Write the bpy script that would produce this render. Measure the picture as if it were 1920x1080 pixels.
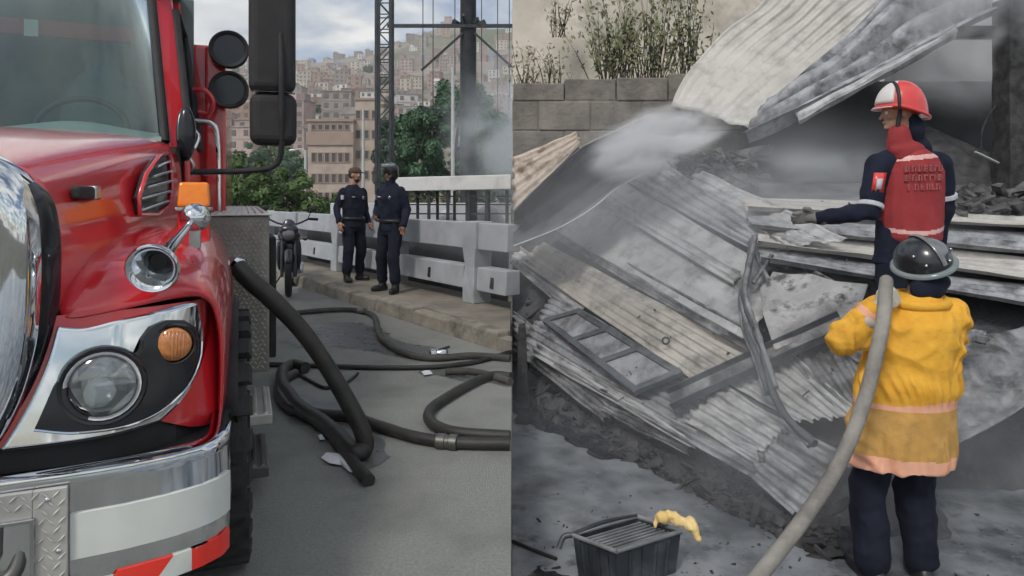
import bpy, bmesh, math, random
from mathutils import Vector, Matrix, Euler, noise
R = math.radians
sc = bpy.context.scene
for _o in list(bpy.data.objects):
    bpy.data.objects.remove(_o)
COL = sc.collection
rnd = random.Random(7)

# ------------------------------------------------------------------ camera
F = 1250.0      # focal length in pixels of a 1920 wide picture
HY = 370.0      # picture row of the horizon
CZ = 1.5        # eye height over the road
cd = bpy.data.cameras.new('camera')
cam = bpy.data.objects.new('camera', cd); COL.objects.link(cam)
cam.location = (0, 0, CZ); cam.rotation_euler = (R(90), 0, 0)
cd.sensor_fit = 'HORIZONTAL'; cd.sensor_width = 36
cd.lens = F / 1920 * 36
cd.shift_y = -(540 - HY) / 1920
cd.clip_start = 0.05; cd.clip_end = 6000
sc.camera = cam

# ------------------------------------------------------------------ world
SUN_EL, SUN_AZ = 48, 208          # azimuth clockwise from +Y
world = bpy.data.worlds.new('World'); sc.world = world; world.use_nodes = True
wn = world.node_tree.nodes; wl = world.node_tree.links; wn.clear()
wo = wn.new('ShaderNodeOutputWorld'); bg = wn.new('ShaderNodeBackground')
sky = wn.new('ShaderNodeTexSky'); sky.sky_type = 'NISHITA'; sky.sun_disc = False
sky.sun_elevation = R(SUN_EL); sky.sun_rotation = R(SUN_AZ)
sky.air_density = 1.0; sky.dust_density = 1.5
tc = wn.new('ShaderNodeTexCoord'); sp = wn.new('ShaderNodeSeparateXYZ')
wl.new(tc.outputs['Generated'], sp.inputs[0])
def wmath(op, a, b):
    n = wn.new('ShaderNodeMath'); n.operation = op
    for i, q in enumerate((a, b)):
        if q is None: continue
        if isinstance(q, (int, float)): n.inputs[i].default_value = q
        else: wl.new(q, n.inputs[i])
    return n.outputs[0]
zz = wmath('ADD', wmath('MAXIMUM', sp.outputs[2], 0.0), 0.16)
cb = wn.new('ShaderNodeCombineXYZ')
wl.new(wmath('DIVIDE', sp.outputs[0], zz), cb.inputs[0])
wl.new(wmath('DIVIDE', sp.outputs[1], zz), cb.inputs[1])
cn = wn.new('ShaderNodeTexNoise'); cn.inputs['Scale'].default_value = 1.15
cn.inputs['Detail'].default_value = 8; cn.inputs['Roughness'].default_value = 0.55
wl.new(cb.outputs[0], cn.inputs['Vector'])
cr = wn.new('ShaderNodeValToRGB')
cr.color_ramp.elements[0].position = 0.44; cr.color_ramp.elements[0].color = (0, 0, 0, 1)
cr.color_ramp.elements[1].position = 0.56; cr.color_ramp.elements[1].color = (1, 1, 1, 1)
wl.new(cn.outputs[0], cr.inputs[0])
cn2 = wn.new('ShaderNodeTexNoise'); cn2.inputs['Scale'].default_value = 2.3
cn2.inputs['Detail'].default_value = 6; wl.new(cb.outputs[0], cn2.inputs['Vector'])
cr2 = wn.new('ShaderNodeValToRGB')
cr2.color_ramp.elements[0].position = 0.3; cr2.color_ramp.elements[0].color = (4.0, 4.5, 5.2, 1)
cr2.color_ramp.elements[1].position = 0.68; cr2.color_ramp.elements[1].color = (9.0, 9.0, 8.6, 1)
wl.new(cn2.outputs[0], cr2.inputs[0])
cm = wn.new('ShaderNodeMix'); cm.data_type = 'RGBA'
wl.new(cr.outputs[0], cm.inputs[0]); wl.new(sky.outputs[0], cm.inputs[6]); wl.new(cr2.outputs[0], cm.inputs[7])
bg.inputs[1].default_value = 0.10
wl.new(cm.outputs[2], bg.inputs[0]); wl.new(bg.outputs[0], wo.inputs[0])

# ------------------------------------------------------------------ sun (thin cloud: soft)
sd = bpy.data.lights.new('sun', 'SUN'); sd.energy = 1.5; sd.angle = R(12); sd.color = (1, 0.96, 0.9)
sun = bpy.data.objects.new('sun', sd); COL.objects.link(sun)
az, el = R(SUN_AZ), R(SUN_EL)
sdir = Vector((math.sin(az) * math.cos(el), math.cos(az) * math.cos(el), math.sin(el)))
sun.rotation_euler = sdir.to_track_quat('Z', 'Y').to_euler(); sun.location = sdir * 40

vs = sc.view_settings
vs.view_transform = 'Standard'; vs.look = 'None'; vs.exposure = 0.30; vs.gamma = 1.0
vs.use_curve_mapping = False
sc.cycles.volume_step_rate = 3.0
sc.cycles.volume_max_steps = 64
sc.cycles.max_bounces = 8; sc.cycles.volume_bounces = 2
sc.cycles.use_adaptive_sampling = True; sc.cycles.adaptive_threshold = 0.04; sc.cycles.adaptive_min_samples = 16

# ------------------------------------------------------------------ helpers
def P(x, y, d):
    """point of the place seen at picture pixel x, y at depth d"""
    return Vector(((x - 960) / F * d, d, CZ - (y - HY) / F * d))
def G(x, y, z=0.0):
    """point at height z seen at picture pixel x, y"""
    return P(x, y, (CZ - z) * F / (y - HY))
def V(*a): return Vector(a)

MATS = {}
def pm(name, c1, c2=None, scale=6.0, rough=0.6, metal=0.0, bump=0.0, bscale=None, detail=6, coat=0.0,
       lo=0.35, hi=0.65, stretch=None, rough2=None, rand=0.0, spec=0.5, dirt=None, dscale=2.0, dlo=.5, dhi=.7,
       emit=0.0, trans=0.0, sheen=0.0, dirt2=None, d2scale=1.0, d2lo=.55, d2hi=.7, d2stretch=(1,1,1)):
    if name in MATS: return MATS[name]
    m = bpy.data.materials.new(name); m.use_nodes = True
    nt = m.node_tree; N = nt.nodes; L = nt.links
    b = N['Principled BSDF']
    b.inputs['Roughness'].default_value = rough; b.inputs['Metallic'].default_value = metal
    b.inputs['Coat Weight'].default_value = coat; b.inputs['Coat Roughness'].default_value = 0.06
    b.inputs['Specular IOR Level'].default_value = spec
    b.inputs['Transmission Weight'].default_value = trans
    b.inputs['Sheen Weight'].default_value = sheen
    tcn = N.new('ShaderNodeTexCoord'); vec = tcn.outputs['Object']
    if stretch:
        mp = N.new('ShaderNodeMapping'); mp.inputs['Scale'].default_value = stretch
        L.new(vec, mp.inputs[0]); vec = mp.outputs[0]
    nz = N.new('ShaderNodeTexNoise'); nz.inputs['Scale'].default_value = scale
    nz.inputs['Detail'].default_value = detail; nz.inputs['Roughness'].default_value = 0.6
    L.new(vec, nz.inputs['Vector'])
    rp = N.new('ShaderNodeValToRGB'); e = rp.color_ramp.elements
    e[0].position = lo; e[1].position = hi
    e[0].color = (*c1, 1); e[1].color = (*(c2 or c1), 1)
    L.new(nz.outputs[0], rp.inputs[0]); out = rp.outputs[0]
    if dirt:
        n2 = N.new('ShaderNodeTexNoise'); n2.inputs['Scale'].default_value = dscale
        n2.inputs['Detail'].default_value = 8; n2.inputs['Roughness'].default_value = .65
        L.new(tcn.outputs['Object'], n2.inputs['Vector'])
        r2 = N.new('ShaderNodeValToRGB'); r2.color_ramp.elements[0].position = dlo; r2.color_ramp.elements[1].position = dhi
        L.new(n2.outputs[0], r2.inputs[0])
        mx = N.new('ShaderNodeMix'); mx.data_type = 'RGBA'
        L.new(r2.outputs[0], mx.inputs[0]); L.new(out, mx.inputs[6]); mx.inputs[7].default_value = (*dirt, 1)
        out = mx.outputs[2]
    if dirt2:
        mp2 = N.new('ShaderNodeMapping'); mp2.inputs['Scale'].default_value = d2stretch; mp2.inputs['Location'].default_value = (3.1,7.7,1.3); L.new(tcn.outputs['Object'], mp2.inputs[0])
        n3 = N.new('ShaderNodeTexNoise'); n3.inputs['Scale'].default_value = d2scale; n3.inputs['Detail'].default_value = 9; n3.inputs['Roughness'].default_value = .7; L.new(mp2.outputs[0], n3.inputs['Vector'])
        r3 = N.new('ShaderNodeValToRGB'); r3.color_ramp.elements[0].position = d2lo; r3.color_ramp.elements[1].position = d2hi; L.new(n3.outputs[0], r3.inputs[0])
        mx = N.new('ShaderNodeMix'); mx.data_type = 'RGBA'; L.new(r3.outputs[0], mx.inputs[0]); L.new(out, mx.inputs[6]); mx.inputs[7].default_value = (*dirt2, 1); out = mx.outputs[2]
    if rand:
        oi = N.new('ShaderNodeObjectInfo'); hs = N.new('ShaderNodeHueSaturation')
        mr = N.new('ShaderNodeMapRange'); mr.inputs[3].default_value = 1 - rand; mr.inputs[4].default_value = 1 + rand
        L.new(oi.outputs['Random'], mr.inputs[0]); L.new(mr.outputs[0], hs.inputs['Value'])
        L.new(out, hs.inputs['Color']); out = hs.outputs[0]
    L.new(out, b.inputs['Base Color'])
    if rough2 is not None:
        mr = N.new('ShaderNodeMapRange'); mr.inputs[1].default_value = lo; mr.inputs[2].default_value = hi
        mr.inputs[3].default_value = rough; mr.inputs[4].default_value = rough2
        L.new(nz.outputs[0], mr.inputs[0]); L.new(mr.outputs[0], b.inputs['Roughness'])
    if bump:
        bn = N.new('ShaderNodeTexNoise'); bn.inputs['Scale'].default_value = bscale or scale * 4
        bn.inputs['Detail'].default_value = 5; L.new(tcn.outputs['Object'], bn.inputs['Vector'])
        bp = N.new('ShaderNodeBump'); bp.inputs['Strength'].default_value = bump; bp.inputs['Distance'].default_value = 0.02
        L.new(bn.outputs[0], bp.inputs['Height']); L.new(bp.outputs[0], b.inputs['Normal'])
    if emit:
        b.inputs['Emission Strength'].default_value = emit; L.new(out, b.inputs['Emission Color'])
    MATS[name] = m
    return m

def glass_mat(name, tint, gloss=0.12, rough=0.02, gc=(1,1,1)):
    m = bpy.data.materials.new(name); m.use_nodes = True
    N = m.node_tree.nodes; L = m.node_tree.links; N.clear()
    o = N.new('ShaderNodeOutputMaterial'); t = N.new('ShaderNodeBsdfTransparent'); g = N.new('ShaderNodeBsdfGlossy')
    t.inputs[0].default_value = (*tint, 1); g.inputs['Roughness'].default_value = rough; g.inputs[0].default_value = (*gc, 1)
    fr = N.new('ShaderNodeFresnel'); fr.inputs[0].default_value = 1.5
    ad = N.new('ShaderNodeMath'); ad.operation = 'ADD'; ad.inputs[1].default_value = gloss; ad.use_clamp = True
    mx = N.new('ShaderNodeMixShader')
    L.new(fr.outputs[0], ad.inputs[0]); L.new(ad.outputs[0], mx.inputs[0])
    L.new(t.outputs[0], mx.inputs[1]); L.new(g.outputs[0], mx.inputs[2]); L.new(mx.outputs[0], o.inputs[0])
    MATS[name] = m
    return m

class MB:
    def __init__(s): s.v = []; s.f = []; s.mi = []; s.m = 0
    def add(s, vs, fs):
        o = len(s.v); s.v += [tuple(q) for q in vs]
        for f in fs: s.f.append([i + o for i in f]); s.mi.append(s.m)
        return s
    def box(s, x0, x1, y0, y1, z0, z1):
        return s.add([(x0,y0,z0),(x1,y0,z0),(x1,y1,z0),(x0,y1,z0),(x0,y0,z1),(x1,y0,z1),(x1,y1,z1),(x0,y1,z1)],
                     [(0,3,2,1),(4,5,6,7),(0,1,5,4),(1,2,6,5),(2,3,7,6),(3,0,4,7)])
    def hexa(s, b, t):
        return s.add(list(b) + list(t), [(0,3,2,1),(4,5,6,7),(0,1,5,4),(1,2,6,5),(2,3,7,6),(3,0,4,7)])
    def obox(s, c, size, rot=(0,0,0)):
        M = Euler(rot).to_matrix(); c = Vector(c); hx, hy, hz = [q / 2 for q in size]
        vs = [c + M @ Vector(q) for q in ((-hx,-hy,-hz),(hx,-hy,-hz),(hx,hy,-hz),(-hx,hy,-hz),(-hx,-hy,hz),(hx,-hy,hz),(hx,hy,hz),(-hx,hy,hz))]
        return s.hexa(vs[:4], vs[4:])
    def beam(s, a, b, w, h, up=(0,0,1)):
        a = Vector(a); b = Vector(b); t = (b - a).normalized(); u = Vector(up)
        sd = t.cross(u)
        if sd.length < 1e-4: sd = t.cross(Vector((1,0,0)))
        sd.normalize(); u = sd.cross(t).normalized()
        q = lambda p: [p - sd*w/2 - u*h/2, p + sd*w/2 - u*h/2, p + sd*w/2 + u*h/2, p - sd*w/2 + u*h/2]
        return s.hexa(q(a), q(b))
    def tube(s, pts, r, seg=8, caps=True, flat=1.0):
        pts = [Vector(p) for p in pts]; n = len(pts)
        rs = r if isinstance(r, (list, tuple)) else [r] * n
        t0 = (pts[1] - pts[0]).normalized()
        ref = Vector((0,0,1)) if abs(t0.z) < .9 else Vector((1,0,0))
        nrm = t0.cross(ref).normalized(); rows = []
        for i, p in enumerate(pts):
            t = (pts[min(i+1,n-1)] - pts[max(i-1,0)]).normalized()
            nrm = (nrm - t * nrm.dot(t)).normalized(); bn = t.cross(nrm)
            rows.append([p + (nrm*math.cos(a) + bn*math.sin(a)*flat)*rs[i] for a in [2*math.pi*k/seg for k in range(seg)]])
        o = [q for row in rows for q in row]; fs = []
        for i in range(n-1):
            for k in range(seg):
                k2 = (k+1) % seg
                fs.append((i*seg+k, i*seg+k2, (i+1)*seg+k2, (i+1)*seg+k))
        if caps: fs += [tuple(range(seg))[::-1], tuple((n-1)*seg+k for k in range(seg))]
        return s.add(o, fs)
    def lathe(s, prof, org, axis, seg=24):
        """prof: list of (radius, distance along axis)"""
        ax = Vector(axis).normalized(); org = Vector(org)
        ref = Vector((0,0,1)) if abs(ax.z) < .9 else Vector((1,0,0))
        u = ax.cross(ref).normalized(); w = ax.cross(u)
        o = []; fs = []; n = len(prof)
        for r, h in prof:
            o += [org + ax*h + (u*math.cos(a) + w*math.sin(a))*max(r, 1e-4) for a in [2*math.pi*k/seg for k in range(seg)]]
        for i in range(n-1):
            for k in range(seg):
                k2 = (k+1) % seg
                fs.append((i*seg+k, i*seg+k2, (i+1)*seg+k2, (i+1)*seg+k))
        fs += [tuple(range(seg))[::-1], tuple((n-1)*seg+k for k in range(seg))]
        return s.add(o, fs)
    def ell(s, c, r, rot=(0,0,0), seg=14, ring=9):
        M = Euler(rot).to_matrix(); c = Vector(c); o = []; fs = []
        for i in range(1, ring):
            a = math.pi*i/ring
            for k in range(seg):
                b = 2*math.pi*k/seg
                o.append(c + M @ Vector((r[0]*math.sin(a)*math.cos(b), r[1]*math.sin(a)*math.sin(b), r[2]*math.cos(a))))
        o.append(c + M @ Vector((0,0,r[2]))); o.append(c + M @ Vector((0,0,-r[2]))); T = len(o)-2
        for i in range(ring-2):
            for k in range(seg):
                k2 = (k+1) % seg; fs.append((i*seg+k, (i+1)*seg+k, (i+1)*seg+k2, i*seg+k2))
        for k in range(seg):
            k2 = (k+1) % seg
            fs.append((T, k, k2)); fs.append((T+1, (ring-2)*seg+k2, (ring-2)*seg+k))
        return s.add(o, fs)
    def loft(s, rings, caps=True):
        """closed rings of equal length"""
        n = len(rings[0]); o = [q for r in rings for q in r]; fs = []
        for i in range(len(rings)-1):
            for k in range(n):
                k2 = (k+1) % n; fs.append((i*n+k, i*n+k2, (i+1)*n+k2, (i+1)*n+k))
        if caps: fs += [tuple(range(n))[::-1], tuple((len(rings)-1)*n+k for k in range(n))]
        return s.add(o, fs)
    def grid(s, rows, flip=False):
        n = len(rows[0]); o = [q for r in rows for q in r]; fs = []
        for i in range(len(rows)-1):
            for k in range(n-1):
                f = (i*n+k, i*n+k+1, (i+1)*n+k+1, (i+1)*n+k); fs.append(f[::-1] if flip else f)
        return s.add(o, fs)
    def prism(s, pts, off):
        n = len(pts); pts = [Vector(p) for p in pts]; off = Vector(off)
        return s.add(pts + [p + off for p in pts], [tuple(range(n))[::-1], tuple(range(n, 2*n))] + [(i, (i+1)%n, n+(i+1)%n, n+i) for i in range(n)])
    def mirror(s):
        o = len(s.v); s.v += [(-x, y, z) for x, y, z in s.v]
        s.f += [[i + o for i in f][::-1] for f in s.f]; s.mi += list(s.mi); return s
    def build(s, name, mats, parent=None, loc=None, smooth=None, bevel=0, bseg=2, solid=0, sub=0, fix=True, rz=0):
        me = bpy.data.meshes.new(name); me.from_pydata(s.v, [], s.f)
        if not isinstance(mats, (list, tuple)): mats = [mats]
        for m in mats: me.materials.append(MATS[m] if isinstance(m, str) else m)
        me.polygons.foreach_set('material_index', s.mi)
        if fix:
            b = bmesh.new(); b.from_mesh(me); bmesh.ops.recalc_face_normals(b, faces=b.faces); b.to_mesh(me); b.free()
        me.update()
        if smooth is not None:
            me.polygons.foreach_set('use_smooth', [True]*len(me.polygons))
            if smooth < 180: me.set_sharp_from_angle(angle=R(smooth))
        o = bpy.data.objects.new(name, me); COL.objects.link(o)
        if parent: o.parent = parent
        if loc is not None: o.location = loc
        o.rotation_euler.z = rz
        if sub:
            q = o.modifiers.new('sub', 'SUBSURF'); q.levels = sub; q.render_levels = sub
        if solid:
            q = o.modifiers.new('thick', 'SOLIDIFY'); q.thickness = solid; q.offset = -1
        if bevel:
            q = o.modifiers.new('bevel', 'BEVEL'); q.width = bevel; q.segments = bseg; q.limit_method = 'ANGLE'; q.angle_limit = R(40)
        return o

def tag(o, label=None, cat=None, group=None, kind=None):
    if label: o['label'] = label
    if cat: o['category'] = cat
    if group: o['group'] = group
    if kind: o['kind'] = kind
    return o
def thing(name, label, cat, loc=(0,0,0), rz=0, group=None):
    o = bpy.data.objects.new(name, None); COL.objects.link(o); o.location = loc; o.rotation_euler = (0,0,rz)
    o.empty_display_size = .1
    return tag(o, label, cat, group)
def dup(root, loc, rz=0, scale=None, **kw):
    def cp(o, par):
        c = o.copy(); COL.objects.link(c); c.parent = par
        for ch in list(o.children): cp(ch, c)
        return c
    c = cp(root, None); c.location = loc; c.rotation_euler = (0,0,rz)
    if scale: c.scale = scale
    tag(c, **kw); return c
def spline(pts, n=8):
    """Catmull-Rom through points"""
    pts = [Vector(p) for p in pts]; out = []
    for i in range(len(pts)-1):
        p0, p1, p2, p3 = pts[max(i-1,0)], pts[i], pts[i+1], pts[min(i+2,len(pts)-1)]
        for k in range(n):
            t = k/n
            out.append(.5*((2*p1) + (p2-p0)*t + (2*p0-5*p1+4*p2-p3)*t*t + (3*p1-p0-3*p2+p3)*t**3))
    out.append(pts[-1]); return out
def lerp(a, b, t): return a + (b-a)*t
def sstep(a, b, x):
    t = min(1, max(0, (x-a)/(b-a))); return t*t*(3-2*t)
def interp(tab, x):
    if x <= tab[0][0]: return tab[0][1]
    for (a, p), (b, q) in zip(tab, tab[1:]):
        if x <= b: return p + (q-p)*(x-a)/(b-a)
    return tab[-1][1]

JOBS = []
def blob(name, prims, mat, parent, voxel=.012, smooth=4, amp=0, nscale=9, mats=None, pick=None, seed=0, fold=0, extra=None):
    """one continuous surface grown round overlapping volumes"""
    mb = MB()
    for p in prims:
        k = p[0]
        if k == 'c':
            a, b, r0, r1 = Vector(p[1]), Vector(p[2]), p[3], p[4]
            mb.tube([a, a.lerp(b,.5), b], [r0, (r0+r1)/2, r1], 12); mb.ell(a, (r0,)*3, seg=12, ring=8); mb.ell(b, (r1,)*3, seg=12, ring=8)
        elif k == 'e': mb.ell(p[1], p[2], p[3] if len(p) > 3 else (0,0,0))
        elif k == 't':
            mb.loft([[Vector((x + rx*math.cos(a), y + ry*math.sin(a), z)) for a in [2*math.pi*i/20 for i in range(20)]] for x, y, z, rx, ry in p[1]])
    o = mb.build(name, mats or mat, parent)
    q = o.modifiers.new('r', 'REMESH'); q.mode = 'VOXEL'; q.voxel_size = voxel; q.use_smooth_shade = True
    if smooth:
        q = o.modifiers.new('s', 'SMOOTH'); q.iterations = smooth; q.factor = .5
    JOBS.append((o, name, mat, mats, pick, amp, nscale, seed, fold, extra)); return o
def finish_blob(dg, o, name, mat, mats, pick, amp, nscale, seed, fold, extra):
    me = bpy.data.meshes.new_from_object(o.evaluated_get(dg)); o.modifiers.clear()
    o.data = me; me.name = name
    if amp or fold or extra:
        n = len(me.vertices); cs = [0.0]*(3*n); ns = [0.0]*(3*n)
        me.vertices.foreach_get('co', cs); me.vertex_normals.foreach_get('vector', ns)
        for k in range(0, 3*n, 3):
            cx, cy, cz = cs[k]*nscale + seed, cs[k+1]*nscale + seed*2.3, cs[k+2]*nscale
            e = amp*(noise.noise((cx, cy, cz*.55)) + .5*noise.noise((cx*2.1, cy*2.1, cz*2.1)))
            if fold: e += fold*(.45 - abs(noise.noise((cx*.9 + cz*.35, cy*.9, cz*.42 - cx*.3 + 3)))*1.6 + .5*(.3 - abs(noise.noise((cx*1.3 - cz*.8, cy, cz*1.5 + 9)))))
            if extra: e += extra(cs[k], cs[k+1], cs[k+2])
            cs[k] += ns[k]*e; cs[k+1] += ns[k+1]*e; cs[k+2] += ns[k+2]*e
        me.vertices.foreach_set('co', cs)
    me.materials.clear()
    for m in (mats or [mat]): me.materials.append(MATS[m] if isinstance(m, str) else m)
    me.polygons.foreach_set('use_smooth', [True]*len(me.polygons))
    if pick:
        for p in me.polygons: p.material_index = pick(p.center)
    me.update()

# ------------------------------------------------------------------ materials
pm('asphalt', (.20,.206,.187), (.27,.275,.252), 60.0, .82, bump=.5, bscale=150, dirt=(.165,.168,.153), dscale=1.6, dlo=.46, dhi=.70, dirt2=(.27,.265,.24), d2scale=1.3, d2lo=.56, d2hi=.78)
pm('yard_wet', (.085,.094,.104), (.235,.25,.265), 1.7, .03, rough2=.16, bump=.05, bscale=26, lo=.38, hi=.58, detail=9, dirt=(.06,.066,.073), dscale=4.2, dlo=.55, dhi=.70, dirt2=(.27,.285,.295), d2scale=9, d2lo=.58, d2hi=.80)
pm('kerb', (.19,.17,.135), (.30,.28,.235), 4, .85, bump=.6, bscale=25, dirt=(.09,.08,.065), dscale=3)
pm('sidewalk', (.17,.15,.12), (.25,.225,.185), 2.5, .85, bump=.3, bscale=40, dirt=(.10,.09,.075), dscale=1.3)
pm('rail_concrete', (.30,.32,.34), (.40,.42,.44), 2.5, .7, bump=.2, bscale=30, dirt=(.2,.2,.2), dscale=1.6, dlo=.55, dhi=.8)
pm('ash', (.03,.032,.035), (.085,.088,.092), 3, .6, bump=.6, bscale=40, dirt=(.14,.142,.145), dscale=9, dlo=.56, dhi=.78)
pm('red_paint', (.58,.016,.024), (.63,.020,.028), 2, .26, coat=.9, spec=.5, dirt=(.42,.03,.035), dscale=1.6, dirt2=(.30,.14,.12), d2scale=2.5, d2lo=.62, d2hi=.85)
pm('chrome', (.72,.74,.76), (.62,.64,.66), 7, .05, metal=1)
pm('chrome_dull', (.55,.56,.56), (.42,.43,.43), 6, .25, metal=1)
pm('plate', (.60,.58,.54), (.46,.45,.42), 8, .4, metal=.55)
pm('plate_dark', (.16,.16,.15), (.11,.11,.10), 8, .45, metal=.7)
pm('black_gloss', (.012,.014,.018), None, 5, .18)
pm('black_matt', (.012,.012,.013), (.022,.022,.023), 8, .7, bump=.1)
pm('rubber', (.014,.014,.014), (.026,.026,.025), 20, .75, bump=.25, bscale=60)
pm('dark_steel', (.03,.035,.04), (.055,.06,.065), 5, .55, metal=.4)
pm('amber', (.85,.22,.01), (.9,.28,.02), 30, .25, spec=.6)
pm('amber_lens', (.45,.16,.05), (.62,.26,.09), 40, .12, coat=.6)
pm('white_reflect', (.60,.62,.58), (.64,.66,.62), 9, .4)
pm('red_reflect', (.75,.03,.02), (.80,.05,.03), 9, .4)
pm('white_paint', (.74,.74,.72), (.66,.66,.64), 4, .5, dirt=(.5,.5,.48), dscale=2)
pm('lens_silver', (.80,.80,.80), (.55,.56,.58), 14, .25, metal=.15)
glass_mat('windscreen', (.62,.79,.78), .045, gc=(.82,.96,.97))
glass_mat('clear_glass', (.93,.95,.95), .06)
glass_mat('side_glass', (.35,.42,.42), .30)
# ================================================================== THE SETTING
YARD = -0.56
mb = MB(); NG = 60
mb.grid([[V(lerp(-2500, 2500, i/NG), lerp(-600, 3500, j/NG), YARD) for i in range(NG+1)] for j in range(NG+1)])
pm('waste_ground', (.10,.095,.075), (.17,.16,.13), .35, .9, dirt=(.06,.075,.035), dscale=.12)
tag(mb.build('ground', 'waste_ground'), kind='structure')

KD = V(-.594, .805, 0); KN = V(.805, .594, 0); K0 = V(0, 6.35, 0)
def K(t, o=0, z=0): return K0 + KD*t + KN*o + V(0, 0, z)
mb = MB()
poly = [V(-.004, -22, 0), V(-.004, 6.35, 0), K(75), V(-70, 66, 0), V(-70, -22, 0)]
mb.prism([p + V(0, 0, YARD + .01) for p in poly], V(0, 0, -YARD - .01))
tag(mb.build('road', 'asphalt'), kind='structure')
mb = MB()
mb.prism([K(.25, .16, YARD+.02), K(75, .16, YARD+.02), K(75, 1.25, YARD+.02), K(1.72, 1.25, YARD+.02)], V(0, 0, .165 - YARD - .02))
tag(mb.build('sidewalk', 'sidewalk'), kind='structure')
kerb = tag(MB().prism([K(.02, .01, -.2), K(70, .01, -.2), K(70, .15, -.2), K(.21, .15, -.2)], V(0, 0, .32)).build('kerb', 'kerb'), kind='structure')
t = 0.24; i = 0
while t < 26:
    ln = rnd.uniform(.8, 1.15); r = random.Random(i)
    mb = MB(); j = lambda s=.012: r.uniform(-s, s)
    dz = r.uniform(-.012, .012)
    mb.hexa([K(t+.015, -.02+j(), -.02), K(t+ln-.015, -.02+j(), -.02), K(t+ln-.015, .165, -.02), K(t+.015, .165, -.02)],
            [K(t+.02, .005+j(), .165+dz+j(.006)), K(t+ln-.02, .005+j(), .165+dz+j(.006)), K(t+ln-.02, .163, .175+dz), K(t+.02, .163, .175+dz)])
    mb.build('kerb_stone', 'kerb', kerb, bevel=.025, bseg=2)
    t += ln; i += 1

pm('asphalt_wet', (.075,.077,.072), (.11,.113,.105), 8, .22, rough2=.5, bump=.25, bscale=140)
for pts in ([(540,640),(600,612),(680,606),(760,640),(830,655),(800,672),(720,664),(650,650),(590,655)], [(520,760),(560,742),(620,752),(680,790),(720,840),(700,880),(650,860),(600,800),(545,790)], [(770,690),(860,694),(955,705),(955,722),(880,712),(800,704)]):
    q = spline([G(x, y, .004) for x, y in pts + pts[:1]], 8)[:-1]
    q = [v + V(.12*noise.noise((v.x*4, v.y*4, 1)) + .04*noise.noise((v.x*15, v.y*15, 1)), .16*noise.noise((v.x*4, v.y*4, 9)) + .05*noise.noise((v.x*15, v.y*15, 5)), 0) for v in q]
    q = [V(min(v.x, -.01), v.y, .004) for v in q]
    mb = MB(); mb.add(q, [tuple(range(len(q)))]); tag(mb.build('wet_patch', 'asphalt_wet'), kind='structure')
# ---- concrete bridge railing
rail = thing('concrete_railing', 'pale grey open concrete bridge railing along the sidewalk behind the two officers', 'railing', K(6, .9, .165))
ro = Vector(rail.location)
def rp(t, o, z): return K(t, o, z) - ro
posts = [2.0 + 2.25*i for i in range(12)]
for t in posts:
    mb = MB(); w = .13
    mb.prism([rp(t-w, .78, .165), rp(t-w*1.0, .78, .40), rp(t-w*.8, .80, .62), rp(t-w*1.15, .79, .86), rp(t-w*1.15, .79, 1.195),
              rp(t+w*1.15, .79, 1.195), rp(t+w*1.15, .79, .86), rp(t+w*.8, .80, .62), rp(t+w, .78, .40), rp(t+w, .78, .165)], KN*.27)
    mb.build('post', 'rail_concrete', rail, bevel=.012)
for a, b in zip([1.22] + posts, posts):
    a2, b2 = a + (.16 if a > 1.3 else 0), b - .16
    mb = MB(); mb.hexa([rp(a2,.82,.85), rp(b2,.82,.85), rp(b2,1.02,.85), rp(a2,1.02,.85)], [rp(a2,.84,1.18), rp(b2,.84,1.18), rp(b2,1.02,1.18), rp(a2,1.02,1.18)])
    mb.build('upper_beam', 'rail_concrete', rail, bevel=.012)
    mb = MB(); mb.hexa([rp(a2,.80,.34), rp(b2,.80,.34), rp(b2,1.02,.34), rp(a2,1.02,.34)], [rp(a2,.82,.63), rp(b2,.82,.63), rp(b2,1.02,.63), rp(a2,1.02,.63)])
    lb = mb.build('lower_beam', 'rail_concrete', rail, bevel=.012)
    c = (a2*.55 + b2*.45)
    mb = MB(); mb.hexa([rp(c-.035,.792,.40), rp(c+.035,.792,.40), rp(c+.035,.83,.40), rp(c-.035,.83,.40)], [rp(c-.03,.804,.53), rp(c+.03,.804,.53), rp(c+.03,.84,.53), rp(c-.03,.84,.53)])
    mb.build('drain_slot', 'black_matt', lb)

pm('backing_grey', (.05,.053,.057), (.085,.09,.095), 2, .8)  # dark box added behind the railing so its openings read as shaded
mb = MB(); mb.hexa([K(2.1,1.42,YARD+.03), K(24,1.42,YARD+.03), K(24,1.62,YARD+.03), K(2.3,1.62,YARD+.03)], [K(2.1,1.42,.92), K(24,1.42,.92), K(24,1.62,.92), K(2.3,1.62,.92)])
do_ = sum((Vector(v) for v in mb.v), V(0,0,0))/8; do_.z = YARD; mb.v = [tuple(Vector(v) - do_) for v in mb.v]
tag(mb.build('shade_backing', 'backing_grey', loc=do_, bevel=.01), 'long dark grey backing box added to darken the gaps of the concrete railing', 'backing')
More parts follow.
